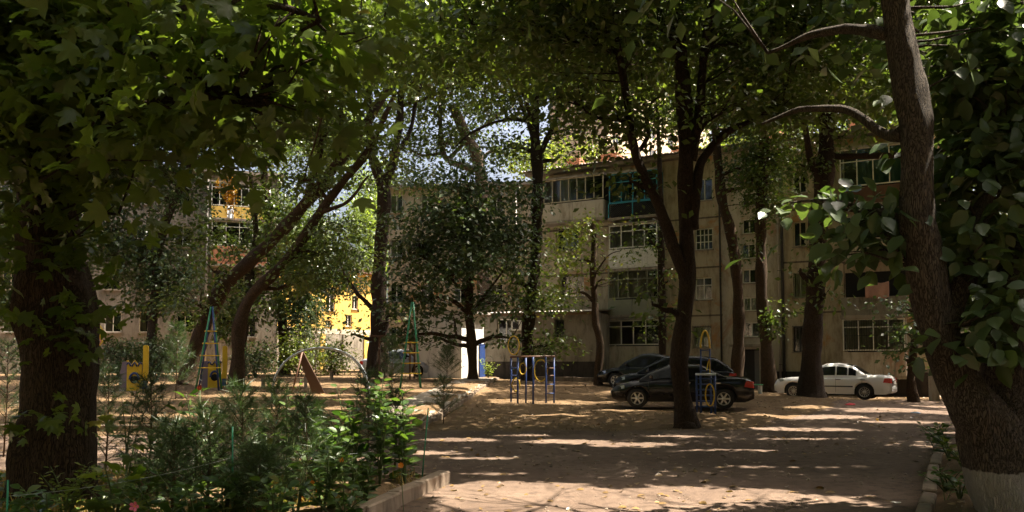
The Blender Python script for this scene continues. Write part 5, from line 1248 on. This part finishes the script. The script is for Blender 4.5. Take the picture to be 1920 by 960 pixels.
# ------------------------------------------------------------------ playground
# ring frame: blue posts with yellow rings under a brown bar
g0 = gpt(1000, 757); d0 = g0[1]
ppx = FPX / d0
rg = thing('ring_frame', 'blue climbing frame with yellow rings under a brown bar', 'climbing frame', g0, -.12)
fx = lambda px: (px - 1000) / ppx
hz = (757 - 670) / ppx
for k, px in enumerate((957, 971, 985, 1000, 1024, 1038)):
    m = MB(); yy = .35 if px in (957, 1038, 985) else -.1
    p = m.bar((fx(px), yy * .5, -.2), (fx(px), yy * .5, hz), .032).build('post', 'blue_paint', rg)
MB().bar((fx(956), .05, hz), (fx(1040), .05, hz + .02), .035).build('top_bar', 'brown_paint', rg)
My = Matrix.Rotation(math.pi / 2, 3, 'X')
for px, py, rr, sy in ((1014, 695, .36, 1.0), (980, 692, .19, 1.0), (967, 722, .22, 1.0), (963, 648, .31, 1.0)):
    z = (757 - py) / ppx; m = MB(); m.ring((fx(px), .02, z), rr * .62 if rr > .3 else rr * .6, .020, My, 28, 6, 1.65); m.build('ring', 'yellow_paint', rg)
for z in (.35, .65, .95, 1.2):
    MB().bar((fx(1024), .0, z), (fx(1038), .1, z), .018).build('rung', 'blue_paint' if z < .9 else 'brown_paint', rg)
    MB().bar((fx(957), .1, z), (fx(971), .0, z), .018).build('rung', 'brown_paint' if z < .9 else 'blue_paint', rg)
# arch climber behind the yard tree
d0 = 24.6; g0 = np.array(on_ground(1322, d0)); ppx = FPX / d0
ac_ = thing('arch_climber', 'blue ladder frame with a tall yellow arch behind the yard tree trunk', 'climbing frame', g0, .1)
ap = lambda py: (770 - py) / ppx
for sx in (-1, 1):
    for yy in (-.18, .18):
        MB().bar((sx * .21, yy, -.2), (sx * .21, yy, ap(697)), .030).build('post', 'blue_paint', ac_)
    MB().bar((sx * .135, 0, ap(700)), (sx * .135, 0, ap(650)), .026).build('upper_post', 'blue_paint', ac_)
for yy in (-.18, .18):
    for z in np.linspace(.2, ap(705), 6): MB().bar((-.21, yy, z), (.21, yy, z), .018).build('rung', 'blue_paint', ac_)
MB().box(-.24, .24, -.21, .21, ap(699), ap(695)).build('top_plate', 'pale_bar', ac_, .01)
m = MB(); m.tube([(.135 * math.cos(a), 0, ap(648) + (.135 if k else .135) * 0 + .50 * math.sin(a)) for k, a in enumerate(np.linspace(0, math.pi, 15))], .026, 8); m.build('arch', 'yellow_paint', ac_)
for z in (ap(690), ap(670), ap(652)): MB().bar((-.135, 0, z), (.135, 0, z), .016).build('rung', 'blue_paint', ac_)
MB().ring((.05, -.20, ap(735)), .13, .02, My, 24, 6, 2.4).build('loop', 'yellow_paint', ac_)
m = MB(); m.tube([(.02, -.02, ap(690)), (.06, -.06, ap(675)), (.10, -.06, ap(668)), (.12, -.04, ap(700))], .018, 6); m.build('hook', 'yellow_paint', ac_)

# rocket ladders
def rocket(label, px, d, top, wpx, c1, c2, rungs):
    g0 = np.array(on_ground(px, d)); pp = FPX / d; hgt = at(px, top, d)[2] - g0[2]; w_ = wpx / pp
    r_ = thing('rocket_ladder', label, 'climbing frame', g0, .15)
    ft = [(-w_ / 2, -.25), (w_ / 2, -.25), (w_ / 2, .35), (-w_ / 2, .35)]
    for k, (x, y) in enumerate(ft):
        MB().bar((x, y, -.2), (x * .06 + .06, y * .06, hgt), .034).build('pole', (c1, c2, c1, c2)[k], r_)
    for z in rungs:
        t = z / hgt; k = 1 - t * .94
        for a, b_ in ((0, 1), (2, 3), (1, 2)):
            pa = (ft[a][0] * k + .06 * t, ft[a][1] * k, z); pb = (ft[b_][0] * k + .06 * t, ft[b_][1] * k, z)
            q = Vector(pb) - Vector(pa); e = q.normalized() * .06
            MB().bar(Vector(pa) - e, Vector(pb) + e, .022).build('rung', 'yellow_paint', r_)
    return r_
rocket('tall green pointed ladder with yellow rungs near the silver car', 770, 33, 566, 40, 'green_paint', 'green_paint', (.55, .95, 1.35, 1.75))
rocket('tall blue and green pointed ladder with yellow rungs, between the leaning trees', 393, 31.5, 575, 44, 'green_paint', 'blue_paint', (.85, 1.3, 1.75, 2.2))

# arched ladder
g0 = np.array(on_ground(603, 27.5)); pp = FPX / 27.5
a_ = thing('arched_ladder', 'pale arched monkey-bar ladder curving over the playground', 'climbing frame', g0, .25)
wA = 175 / pp / 2; hA = at(603, 652, 27.5)[2] - g0[2]
for yy in (-.38, .38):
    MB().tube([(wA * math.cos(t), yy, hA * math.sin(t) ** .8 if 0 < t < math.pi else -.1) for t in np.linspace(0, math.pi, 30)], .030, 8).build('rail', 'pale_bar', a_)
for t in np.linspace(.18, math.pi - .18, 12):
    MB().bar((wA * math.cos(t), -.38, hA * math.sin(t) ** .8), (wA * math.cos(t), .38, hA * math.sin(t) ** .8), .020).build('rung', 'pale_bar', a_)

# painted animal panels
def panel(label, px, d, s, flip):
    g0 = np.array(on_ground(px, d)); p_ = thing('play_panel', label, 'play panel', g0, .3 * flip)
    body = [(-.62, -.1), (.30, -.1), (.42, .35), (.40, 1.15)] + [(.40 - .82 * k / 10, 1.16 + .10 * math.cos(k * 1.5)) for k in range(1, 10)] + [(-.56, .95), (-.66, .45)]
    MB().prism([(x * s * flip * .72, z * s * .9) for x, z in (body if flip > 0 else body[::-1])], -.06, .06).build('body_plate', 'yellow_paint', p_, .01)
    MB().prism([(x * s * flip * .72, z * s * .9) for x, z in ([(-.66, .45), (-.56, .95), (-.52, 1.16), (-.30, 1.20), (-.30, -.1), (-.62, -.1)][::-1] if flip > 0 else [(-.66, .45), (-.56, .95), (-.52, 1.16), (-.30, 1.20), (-.30, -.1), (-.62, -.1)])], -.068, -.0605).build('violet_side', 'grey_violet_paint', p_)  # grey-violet paint over one side of the body plate
    wave = [(-.30 + .70 * k / 12, 1.06 + .09 * math.sin(k * 1.3)) for k in range(13)]
    MB().tube([(x * s * flip * .72, -.072, z * s * .9) for x, z in wave], .028, 6).build('wave_line', 'blue_paint', p_)
    MB().tube([((.06 + .22 * math.cos(t)) * s * flip * .72, -.072, (.45 + .26 * math.sin(t)) * s * .9) for t in np.linspace(0, math.pi, 12)], .04, 6).build('arch_line', 'blue_paint', p_)
    MB().lathe([(.001, 0), (.14 * s, 0), (.14 * s, .012), (.001, .013)], 20, Matrix.Rotation(math.pi / 2, 3, 'X'), (.06 * s * flip * .72, -.064, .40 * s)).build('round_hole', 'dark_void', p_)
    tall = [(.38, -.1), (.66, .10), (.72, .9), (.70, 1.80), (.62, 1.86), (.44, 1.83), (.46, .9)]
    MB().prism([(x * s * flip * .72, z * s * .9) for x, z in (tall if flip > 0 else tall[::-1])], -.10, .10).build('tall_plate', 'yellow_paint', p_, .01)
    MB().box(.33 * s, .50 * s, -.108, -.1005, .05, .35 * s).build('painted_patch', 'blue_paint', p_)
    return p_
panel('yellow and violet painted animal panel right of the plane trunk', 252, 31.5, 1.0, 1)
panel('yellow and blue painted panel behind the blue pointed ladder', 402, 33.5, .98, 1)
# bent-rod star figure peeping out right of the plane trunk
g0 = np.array(on_ground(178, 31)); pp = FPX / 31
s_ = thing('star_figure', 'yellow and red bent-rod star figure beside the plane trunk', 'play figure', g0)
zz = lambda py: at(178, py, 31)[2] - g0[2]; xx = lambda px: (px - 178) / pp
MB().tube([(xx(183), 0, zz(606)), (xx(192), 0, zz(618)), (xx(187), 0, zz(632)), (xx(193), 0, zz(640)), (xx(184), 0, zz(652)), (xx(190), 0, zz(668)), (xx(180), 0, zz(670)), (xx(186), 0, zz(655)), (xx(176), 0, zz(640))], .03, 6).build('zigzag_rod', 'yellow_paint', s_)
MB().ring((xx(178), 0, zz(640)), .22, .026, My).build('ring', 'pink_paint', s_)
MB().bar((0, 0, -.2), (0, 0, zz(652)), .03).build('post', 'blue_paint', s_)
# leaning brown board
g0 = np.array(on_ground(590, 30)); pp = FPX / 30
sl_ = thing('slide_board', 'rusty brown board leaning left under the arched ladder', 'slide', g0, .2)
hB = at(575, 655, 30)[2] - g0[2]
m = MB(); m.raw([(-.02, -.25, -.05), (.42, -.25, -.05), (-.42, -.25, hB), (-.62, -.25, hB - .05), (-.02, .25, -.05), (.42, .25, -.05), (-.42, .25, hB), (-.62, .25, hB - .05)],
                [(0, 1, 2, 3), (7, 6, 5, 4), (0, 4, 5, 1), (1, 5, 6, 2), (2, 6, 7, 3), (3, 7, 4, 0)])
m.build('board', 'rust_sheet', sl_, .01)
MB().bar((-.40, .28, hB - .08), (.1, .75, -.1), .03).build('prop', 'brown_paint', sl_); MB().bar((-.40, -.28, hB - .08), (-.75, -.5, -.1), .03).build('prop', 'brown_paint', sl_)
# bench
for k, (px, d, rz, lab) in enumerate(((535, 33, .15, 'low plank bench left of the leaning brown board'), (655, 40, .05, 'low plank bench in the sun right of the leaning brown board'))):
    bn = thing('bench', lab, 'bench', on_ground(px, d), rz, 'plank benches')
    for j in range(3): MB().box(-1.0, 1.0, -.20 + .14 * j, -.08 + .14 * j, .40, .44).build('plank', 'wood_weathered', bn, .006)
    for x in (-.8, .8): MB().box(x - .05, x + .05, -.18, .18, -.1, .398).build('leg', 'concrete', bn, .01)
# brown table roof beside the forked tree
tr = thing('table_shelter', 'small shelter with a flat brown roof beside the forked tree', 'shelter', on_ground(745, 41.5), -.1)
zt = at(745, 632, 41.5)[2] - tr.location.z
for x in (-.75, .75):
    for y in (-.5, .5): MB().box(x - .04, x + .04, y - .04, y + .04, -.1, zt).build('post', 'brown_paint', tr)
MB().box(-1.1, 1.1, -.8, .8, zt + .003, zt + .07).build('roof', 'rust_sheet', tr, .01); MB().box(-.6, .6, -.3, .3, .70, .75).build('table_top', 'wood_weathered', tr)
# green and white litter bench beside the ivy tree
lb = thing('low_bench', 'low pale green bench by the foot of the ivy tree', 'bench', on_ground(1412, 35.5), .2)
MB().box(-.35, .35, -.15, .15, .32, .37).build('seat', 'green_paint', lb, .01)
for x in (-.27, .27): MB().box(x - .04, x + .04, -.13, .13, -.05, .318).build('leg', 'cloth_white', lb, .01)

# ------------------------------------------------------------------ planting in the beds
def bp(px, d):
    x = (px - 960) / FPX * d; return np.array([x, d, float(gz(x, d))])
def leafy(label, px, d, hgt, nst, size, shape, mat, spread=.25, n=46, joined=False, name='leafy_plant', group=None, z0=.25, cat='plant', droop=.5):
    g0 = bp(px, d); p = thing(name, label, cat, g0, group=group); rng = np.random.default_rng(int(px * 7 + d * 13)); m = MB(); k = 0; J = []
    for s in range(nst):
        a = rng.random() * 6.28; lean = spread * (.3 + rng.random()); h = hgt * (.7 + .35 * rng.random())
        tip = np.array([math.cos(a) * lean, math.sin(a) * lean, h]); mid = tip * np.array([.35, .35, .5]) + rng.normal(size=3) * .02
        q = spline([(0, 0, -.05, .012), (*mid, .009), (*tip, .003)], 6); m.tube(q[:, :3], list(q[:, 3]), 5)
        for j in range(n // nst):
            t = z0 + (1 - z0) * (j + rng.random()) / (n / nst); i = min(int(t * (len(q) - 1)), len(q) - 2)
            c = q[i, :3] + (q[i + 1, :3] - q[i, :3]) * (t * (len(q) - 1) - i)
            b_ = j * 2.4 + rng.random() * .8; dr = np.array([math.cos(b_), math.sin(b_), .35 - droop * rng.random() + .3 * t]); sz = size * (.6 + .6 * rng.random()) * (1.1 - .35 * t)
            pos = c + unit(dr) * .03
            nn_ = np.array([0, 0, 1]) + .35 * rng.normal(size=3)
            if joined: J.append((pos, dr, nn_, sz, rng.random()))
            else: leaf_object(p, pos, dr, nn_, sz, shape, mat, float(rng.random()))
            k += 1
    if J:
        q_ = link(bpy.data.objects.new('foliage', leaf_mesh('foliage', *[np.array([j_[i] for j_ in J]) for i in range(4)], shape, mat, np.array([j_[4] for j_ in J]))), p); q_['kind'] = 'stuff'
    m.build('stem', 'stem_green', p); return p
m_plain('stem_green', (.07, .10, .03), .7, .2)
LP = 'leafy plants at the kerb of the left bed'
leafy('bright leafy shrub at the kerb corner of the left bed', 762, 10.7, 1.10, 5, .17, OVATE, 'leaf_shrub', .28, 110, group=LP)
leafy('tall bushy leafy shrub second from the kerb corner', 715, 10.4, 1.30, 6, .17, OVATE, 'leaf_shrub', .30, 130, group=LP)
leafy('dense leafy shrub third from the kerb corner', 668, 10.1, 1.20, 6, .16, OVATE, 'leaf_shrub', .30, 120, group=LP)
leafy('leafy shrub with low dark leaves left of the dense shrubs', 625, 9.6, .95, 5, .17, OVATE, 'leaf_shrub', .30, 90, group=LP)
leafy('short leafy shrub at the front of the kerb', 690, 9.4, .55, 5, .14, OVATE, 'leaf_shrub', .26, 60, group=LP)
leafy('leafy stems with long drooping leaves before the tree trunk gap', 372, 8.8, 1.18, 3, .24, LANCE, 'leaf_shrub', .22, 42, group=LP)
leafy('long-leaved plant right of the plane trunk foot', 300, 9.4, 1.05, 3, .22, LANCE, 'leaf_shrub', .22, 36, group=LP)
leafy('long-leaved plant behind the plane trunk foot', 245, 10.4, 1.25, 3, .20, LANCE, 'leaf_shrub', .25, 40, group=LP)
leafy('tall thin plant with broad leaves in the bed middle', 505, 8.9, .80, 3, .26, LANCE, 'leaf_shrub', .25, 36, group=LP)
leafy('dark plant with sword leaves at the bottom middle of the bed', 560, 8.2, .62, 4, .26, LANCE, 'leaf_shrub', .30, 40, group=LP)
leafy('sparse twiggy plant with small leaves left of the dense shrubs', 545, 9.6, 1.25, 4, .11, OVATE, 'leaf_shrub', .3, 70, group=LP)
leafy('low dark plant at the bottom left of the bed middle', 430, 8.0, .5, 5, .18, OVATE, 'leaf_shrub', .35, 60, group=LP)
leafy('maple seedling with big lobed leaves at the trunk foot', 225, 7.6, .62, 4, .24, LOBED, 'leaf_light', .30, 26, name='maple_seedling')
leafy('second maple seedling with lobed leaves right of the trunk foot', 275, 8.2, .66, 3, .20, LOBED, 'leaf_plane', .30, 18, name='maple_seedling')
leafy('low bush of tiny bright leaves at the plane trunk foot', 135, 7.9, .55, 7, .075, OVATE, 'leaf_light', .30, 190, name='small_leaved_bush', z0=.1)
leafy('tiny-leaved bush just right of the plane trunk foot', 190, 8.0, .35, 6, .07, OVATE, 'leaf_shrub', .30, 130, name='small_leaved_bush', z0=.1)
leafy('weedy leafy plant at the right bed kerb', 1775, 13.6, .55, 5, .16, OVATE, 'leaf_shrub', .40, 60, name='weed_plant')
leafy('pale-leaved weed beside the leaning tree foot', 1800, 12.4, .42, 5, .15, OVATE, 'leaf_light', .35, 50, name='weed_plant')
leafy('low weed at the inner side of the right kerb', 1765, 10.6, .32, 5, .13, OVATE, 'leaf_shrub', .35, 46, name='weed_plant', droop=.9)
leafy('small weed at the very bottom of the right bed', 1790, 9.7, .30, 4, .12, OVATE, 'leaf_shrub', .30, 36, name='weed_plant', droop=.9)
leafy('thin leafy sapling at the far right path edge', 1748, 15.8, .5, 3, .12, OVATE, 'leaf_shrub', .25, 30, name='weed_plant')
leafy('white-flecked bush at the foot of the annexe', 915, 43.5, .9, 8, .16, OVATE, 'leaf_light', .7, 120, name='low_bush')

for k_, (px_, d_, h_, lab_) in enumerate([(640, 11.0, 1.05, 'back row leafy shrub left of the feathery pine'), (590, 10.9, .7, 'back row leafy shrub behind the twiggy plant'), (400, 10.2, .75, 'back row leafy shrub left of the thick dark pine'), (330, 10.6, .65, 'back row leafy shrub behind the long-leaved plants'),
        (480, 10.4, .7, 'back row leafy shrub right of the thick dark pine'), (610, 8.7, .7, 'front row leafy shrub above the orange flowers'), (650, 8.3, .5, 'front row low shrub beside the kerb'), (380, 7.6, .5, 'front row low shrub at the bottom of the bed'), (520, 7.5, .5, 'front row low shrub right of the middle stake'), (470, 8.6, .75, 'front row dark shrub behind the middle stake'), (300, 7.4, .45, 'front row low shrub right of the pink flower'), (100, 7.2, .4, 'front row low shrub at the bottom left')]):
    leafy(lab_, px_, d_, h_, 6, .14, OVATE, 'leaf_shrub', .36, 95, joined=True, group=LP, z0=.12)
def pine(label, px, d, hgt, rad, nb=34, nd=80, ln=.15):
    g0 = bp(px, d); p = thing('pine_sapling', label, 'sapling', g0, group='young pines'); rng = np.random.default_rng(int(px + d * 31)); m = MB()
    m.tube([(0, 0, -.05), (.02, .01, hgt * .5), (0, .02, hgt)], [.016, .011, .004], 5)
    P, Dd = [], []
    for i in range(nb):
        t = .12 + .88 * (i + rng.random()) / nb; a = i * 2.4; L = rad * (1.15 - t) * (.7 + .5 * rng.random()) + .06
        b0 = np.array([0, 0, hgt * t]); dr = np.array([math.cos(a), math.sin(a), .55 + .4 * t]); dr /= np.linalg.norm(dr); tip = b0 + dr * L
        m.tube([b0, tip], [.006, .002], 4)
        for j in range(nd):
            s = .25 + .8 * rng.random(); c = b0 + dr * L * s; P.append(c); Dd.append(dr * .8 + rng.normal(size=3) * .75)
    m.build('stem', 'bark_pine', p)
    P, Dd = np.array(P), np.array(Dd)
    o = link(bpy.data.objects.new('needles', leaf_mesh('needles', P, Dd, rng.normal(size=P.shape), ln * (.6 + .6 * rng.random(len(P))), NEEDLE, 'needle', rng.random(len(P)))), p); o['kind'] = 'stuff'
m_plain('bark_pine', (.09, .055, .03), .9, .3)
for a in [('young pine just behind the shrubs at the kerb', 742, 13.0, 1.15, .42), ('feathery young pine with its tip over the arched ladder foot', 690, 11.6, 1.45, .45), ('dark young pine right of the plane trunk', 205, 12.5, 1.45, .5), ('thick dark young pine in the bed middle', 455, 9.3, 1.20, .48),
          ('dark young pine at the bottom left of the bed', 330, 8.4, .85, .42), ('young pine beside the twiggy plant', 520, 10.6, 1.2, .5), ('tiny pine in the open soil right of the path kerb', 832, 21.8, 1.15, .55), ('tall young pine before the left leaning tree', 332, 27.5, 2.35, .8), ('young pine by the silver car', 838, 39.0, 1.5, .9),
          ('pale young pine before the yellow house gap', 592, 37, 3.6, 1.4), ('young pine at the left picture edge', 15, 14.5, 1.9, .6), ('dark young pine left of the plant with sword leaves', 490, 8.0, .65, .4), ('slim young pine behind the dense shrubs', 590, 12.6, 1.0, .4), ('young pine at the right foot of the forked tree', 735, 30.5, 1.9, .6), ('dark feathery pine left of the middle stake', 395, 8.6, 1.0, .5), ('dark feathery pine behind the long-leaved plant', 285, 9.9, 1.25, .5), ('feathery pine behind the sword-leaved plant', 575, 9.2, 1.05, .45)]:
    pine(*a, **({'ln': .24, 'nb': 40} if a[2] > 25 else {}))

# dry grass, ground cover and leaf litter
def scatter(n, x0, x1, y0, y1, cond, seed):
    rng = np.random.default_rng(seed); x = rng.uniform(x0, x1, n); y = rng.uniform(y0, y1, n); k = cond(x, y); return x[k], y[k], rng
x, y, rng = scatter(16000, -9, -1, 5, 11.3, lambda x, y: (x < bed_edge_x(y) - .12) & (vnoise(x * 1.1, y * 1.1, 31) > .48), 5)
P = np.stack([x, y, gz(x, y) - .01], -1); D_ = np.stack([rng.normal(size=len(x)) * .7, rng.normal(size=len(x)) * .7, .5 + rng.random(len(x))], -1)
GRS = (np.array([(0, -.04, 0), (0, .04, 0), (.6, .025, .04), (1, 0, .16), (.6, -.025, .04)]), [(0, 1, 2, 4), (4, 2, 3)])
o = link(bpy.data.objects.new('dry_grass', leaf_mesh('dry_grass', P, D_, rng.normal(size=P.shape), .08 + .12 * rng.random(len(x)), GRS, 'dry_grass'))); tag(o, 'dry yellow grass and straw on the soil of the left bed', 'grass', kind='stuff')
x, y, rng = scatter(5200, -9, -1, 5, 11.3, lambda x, y: (x < bed_edge_x(y) - .12) & (vnoise(x * 1.4, y * 1.4, 33) > .45), 6)
P = np.stack([x, y, gz(x, y) + .02 + .12 * rng.random(len(x))], -1); D_ = np.stack([rng.normal(size=len(x)), rng.normal(size=len(x)), .3 * rng.normal(size=len(x))], -1)
o = link(bpy.data.objects.new('ground_cover', leaf_mesh('ground_cover', P, D_, np.array([0, 0, 1.]) + .4 * rng.normal(size=P.shape), .05 + .07 * rng.random(len(x)), OVATE, 'leaf_shrub'))); tag(o, 'low green ground cover over the left bed', 'ground cover', kind='stuff')
x, y, rng = scatter(9000, -20, 22, 7, 44, lambda x, y: (rng_ok(x, y)), 7) if False else scatter(9000, -20, 22, 7, 44, lambda x, y: vnoise(x * .5, y * .5, 35) + .25 * vnoise(x * 2, y * 2, 36) > .5, 7)
P = np.stack([x, y, gz(x, y) + .016], -1); D_ = np.stack([rng.normal(size=len(x)), rng.normal(size=len(x)), .12 * rng.normal(size=len(x))], -1)
o = link(bpy.data.objects.new('leaf_litter', leaf_mesh('leaf_litter', P, D_, np.array([0, 0, 1.]) + .25 * rng.normal(size=P.shape), .04 + .09 * rng.random(len(x)), OVATE, 'litter'))); tag(o, 'dry fallen leaves scattered over the yard', 'leaf litter', kind='stuff')
x, y, rng = scatter(5200, -6, 12, 7, 30, lambda x, y: vnoise(x * .7, y * .7, 37) > .42, 8)
m = MB()
for i in range(len(x)):
    s = .008 + .022 * rng.random() ** 3; z = float(gz(x[i], y[i])) + .006 + s * .3; a = rng.random() * 6
    c, sn = math.cos(a) * s, math.sin(a) * s
    m.raw([(x[i] + c, y[i] + sn, z), (x[i] - sn, y[i] + c, z), (x[i] - c, y[i] - sn, z), (x[i] + sn, y[i] - c, z), (x[i] + s * .2, y[i], z + s * .7), (x[i], y[i], z - s)], [(0, 1, 4), (1, 2, 4), (2, 3, 4), (3, 0, 4), (1, 0, 5), (2, 1, 5), (3, 2, 5), (0, 3, 5)])
o = m.build('gravel', 'pebble'); tag(o, 'loose pebbles and grit on the dusty road', 'gravel', kind='stuff')
x, y, rng = scatter(3000, 4.5, 9.5, 8, 16, lambda x, y: (x > 4.55 + (y - 9.1) * .52) & (vnoise(x * 1.3, y * 1.3, 38) > .5), 9)
P = np.stack([x, y, gz(x, y) - .01], -1); D_ = np.stack([rng.normal(size=len(x)) * .8, rng.normal(size=len(x)) * .8, .4 + rng.random(len(x))], -1)
o = link(bpy.data.objects.new('weeds', leaf_mesh('weeds', P, D_, rng.normal(size=P.shape), .06 + .09 * rng.random(len(x)), GRS, 'leaf_shrub'))); tag(o, 'short weeds and grass in the right bed', 'weeds', kind='stuff')

# flowers
def flower(label, px, py, d, r_, mat, petals=5):
    c = at(px, py, d); g0 = gz(c[0], c[1]); f = thing('flower', label, 'flower', (c[0], c[1], float(g0)), group='flowers in the left bed'); h = c[2] - float(g0)
    MB().tube([(.03, .04, -.03), (.01, .01, h * .6), (0, 0, h)], .004, 4).build('stalk', 'stem_green', f)
    for k in range(petals):
        a = 2 * math.pi * k / petals; m = MB(); u_ = Vector((math.cos(a), -.35, math.sin(a))); s_2 = Vector((-math.sin(a), 0, math.cos(a)))
        v = [Vector((0, -.004, h)), Vector((0, -.004, h)) + u_ * r_ * .6 + s_2 * r_ * .36, Vector((0, -.006, h)) + u_ * r_ * 1.0 + s_2 * r_ * .22, Vector((0, -.006, h)) + u_ * r_ * 1.0 - s_2 * r_ * .22, Vector((0, -.004, h)) + u_ * r_ * .6 - s_2 * r_ * .36]
        m.raw(v, [(0, 1, 2, 3, 4)]).build('petal', mat, f)
    MB().lathe([(.001, .006), (r_ * .16, .004), (r_ * .18, -.004)], 8, Matrix.Rotation(math.pi / 2, 3, 'X'), (0, -.01, h)).build('flower_eye', 'petal_orange' if mat != 'petal_orange' else 'yellow_paint', f)
flower('pink five-petalled flower at the bottom left of the bed', 253, 949, 7.2, .042, 'petal_pink')
for k, (px, py, lab) in enumerate(((598, 920, 'orange flower at the front of the kerb'), (585, 905, 'orange flower left of the short kerb shrub'), (752, 872, 'orange flower low by the kerb corner'), (640, 862, 'orange flower under the dense shrub'), (566, 934, 'lowest orange flower at the bottom of the bed'))):
    flower(lab, px, py, 9.0, .03, 'petal_orange', 7)
flower('small red flower beside the long-leaved plant', 375, 727, 8.7, .028, 'red_paint', 6)

# stakes and wire of the low bed fences
def stake(label, px0, py0, px1, py1, d):
    a, b_ = at(px0, py0, d), at(px1, py1, d); g0 = float(gz(b_[0], b_[1])); s_ = thing('stake', label, 'stake', (b_[0], b_[1], g0), group='green fence stakes')
    v = a - np.array([b_[0], b_[1], g0]); MB().bar((0, 0, -.1), tuple(v), .009, 6).build('rod', 'stake_green', s_); return a
s1 = stake('green stake at the bottom left corner of the picture', 15, 900, 12, 1010, 7.0)
s2 = stake('green stake in the middle of the bed', 436, 800, 437, 935, 8.4)
s3 = stake('leaning green stake at the kerb corner', 803, 765, 790, 872, 11.25)
s4 = stake('green stake leaning on the leaning tree foot', 1797, 828, 1832, 930, 9.6)
def wire(label, a, b_, sag):
    P = [a + (b_ - a) * t - np.array([0, 0, sag * 4 * t * (1 - t)]) for t in np.linspace(0, 1, 14)]
    o = MB().tube([p - a for p in P], .0025, 4).build('wire', 'wire_pale'); o.location = tuple(a); tag(o, label, 'wire', 'fence wires')
wire('thin sagging wire from the left stake to the middle stake', s1 - np.array([0, 0, .13]), s2 - np.array([0, 0, .30]), .05)
wire('thin wire from the middle stake to the kerb corner stake', s2 - np.array([0, 0, .30]), s3 - np.array([0, 0, .42]), .08)

# orange dried garland hanging off the plane tree twigs
rng = np.random.default_rng(77); P = []
for k, (px, L) in enumerate(((408, 26), (420, 40), (426, 66), (432, 50), (437, 76))):
    for j in range(int(L * 1.3)):
        P.append(at(px + rng.normal() * 2.0 + .08 * L * (j / L) ** 2, 334 + L * rng.random(), 20.0))
P = np.array(P); g0 = at(405, 330, 20.0)
gr = thing('dried_vine', 'orange dried vine hanging before the yellow balcony', 'vine', g0)
MB().tube([at(400, 326, 20) - g0, at(420, 332, 20) - g0, at(440, 338, 20) - g0], .012, 5).build('twig', 'bark_brown', gr)
MB().tube([at(400, 326, 20) - g0, at(330, 240, 19) - g0, at(240, 120, 14) - g0, at(160, 60, 10) - g0], [.012, .02, .03, .04], 5).build('vine_stem', 'bark_brown', gr)
o = link(bpy.data.objects.new('dried_leaves', leaf_mesh('dried_leaves', P - g0, rng.normal(size=P.shape), rng.normal(size=P.shape), .07, RHOMB, 'orange_leaf')), gr); o['kind'] = 'stuff'

# litter on the ground
def crumple(label, name, px, py, s, mat, seed, flat=.35):
    g0 = gpt(px, py); rng = np.random.default_rng(seed); v = unit(rng.normal(size=(26, 3))) * s * (.5 + .7 * rng.random((26, 1))); v[:, 2] = np.abs(v[:, 2]) * flat
    import bmesh
    bm = bmesh.new()
    for p in v: bm.verts.new(p)
    bmesh.ops.convex_hull(bm, input=bm.verts); me = bpy.data.meshes.new(name); bm.to_mesh(me); bm.free(); me.materials.append(MATS[mat])
    o = link(bpy.data.objects.new(name, me)); o.location = tuple(g0); tag(o, label, 'litter')
crumple('red crumpled wrapper on the ground below the white sedan', 'wrapper', 1594, 760, .20, 'litter_red', 1)
crumple('white crumpled paper near the right kerb at the bottom', 'paper', 1680, 944, .07, 'litter_white', 2)
crumple('pale blue plastic bag on the road before the right bed', 'plastic_bag', 1716, 775, .16, 'litter_blue', 3)
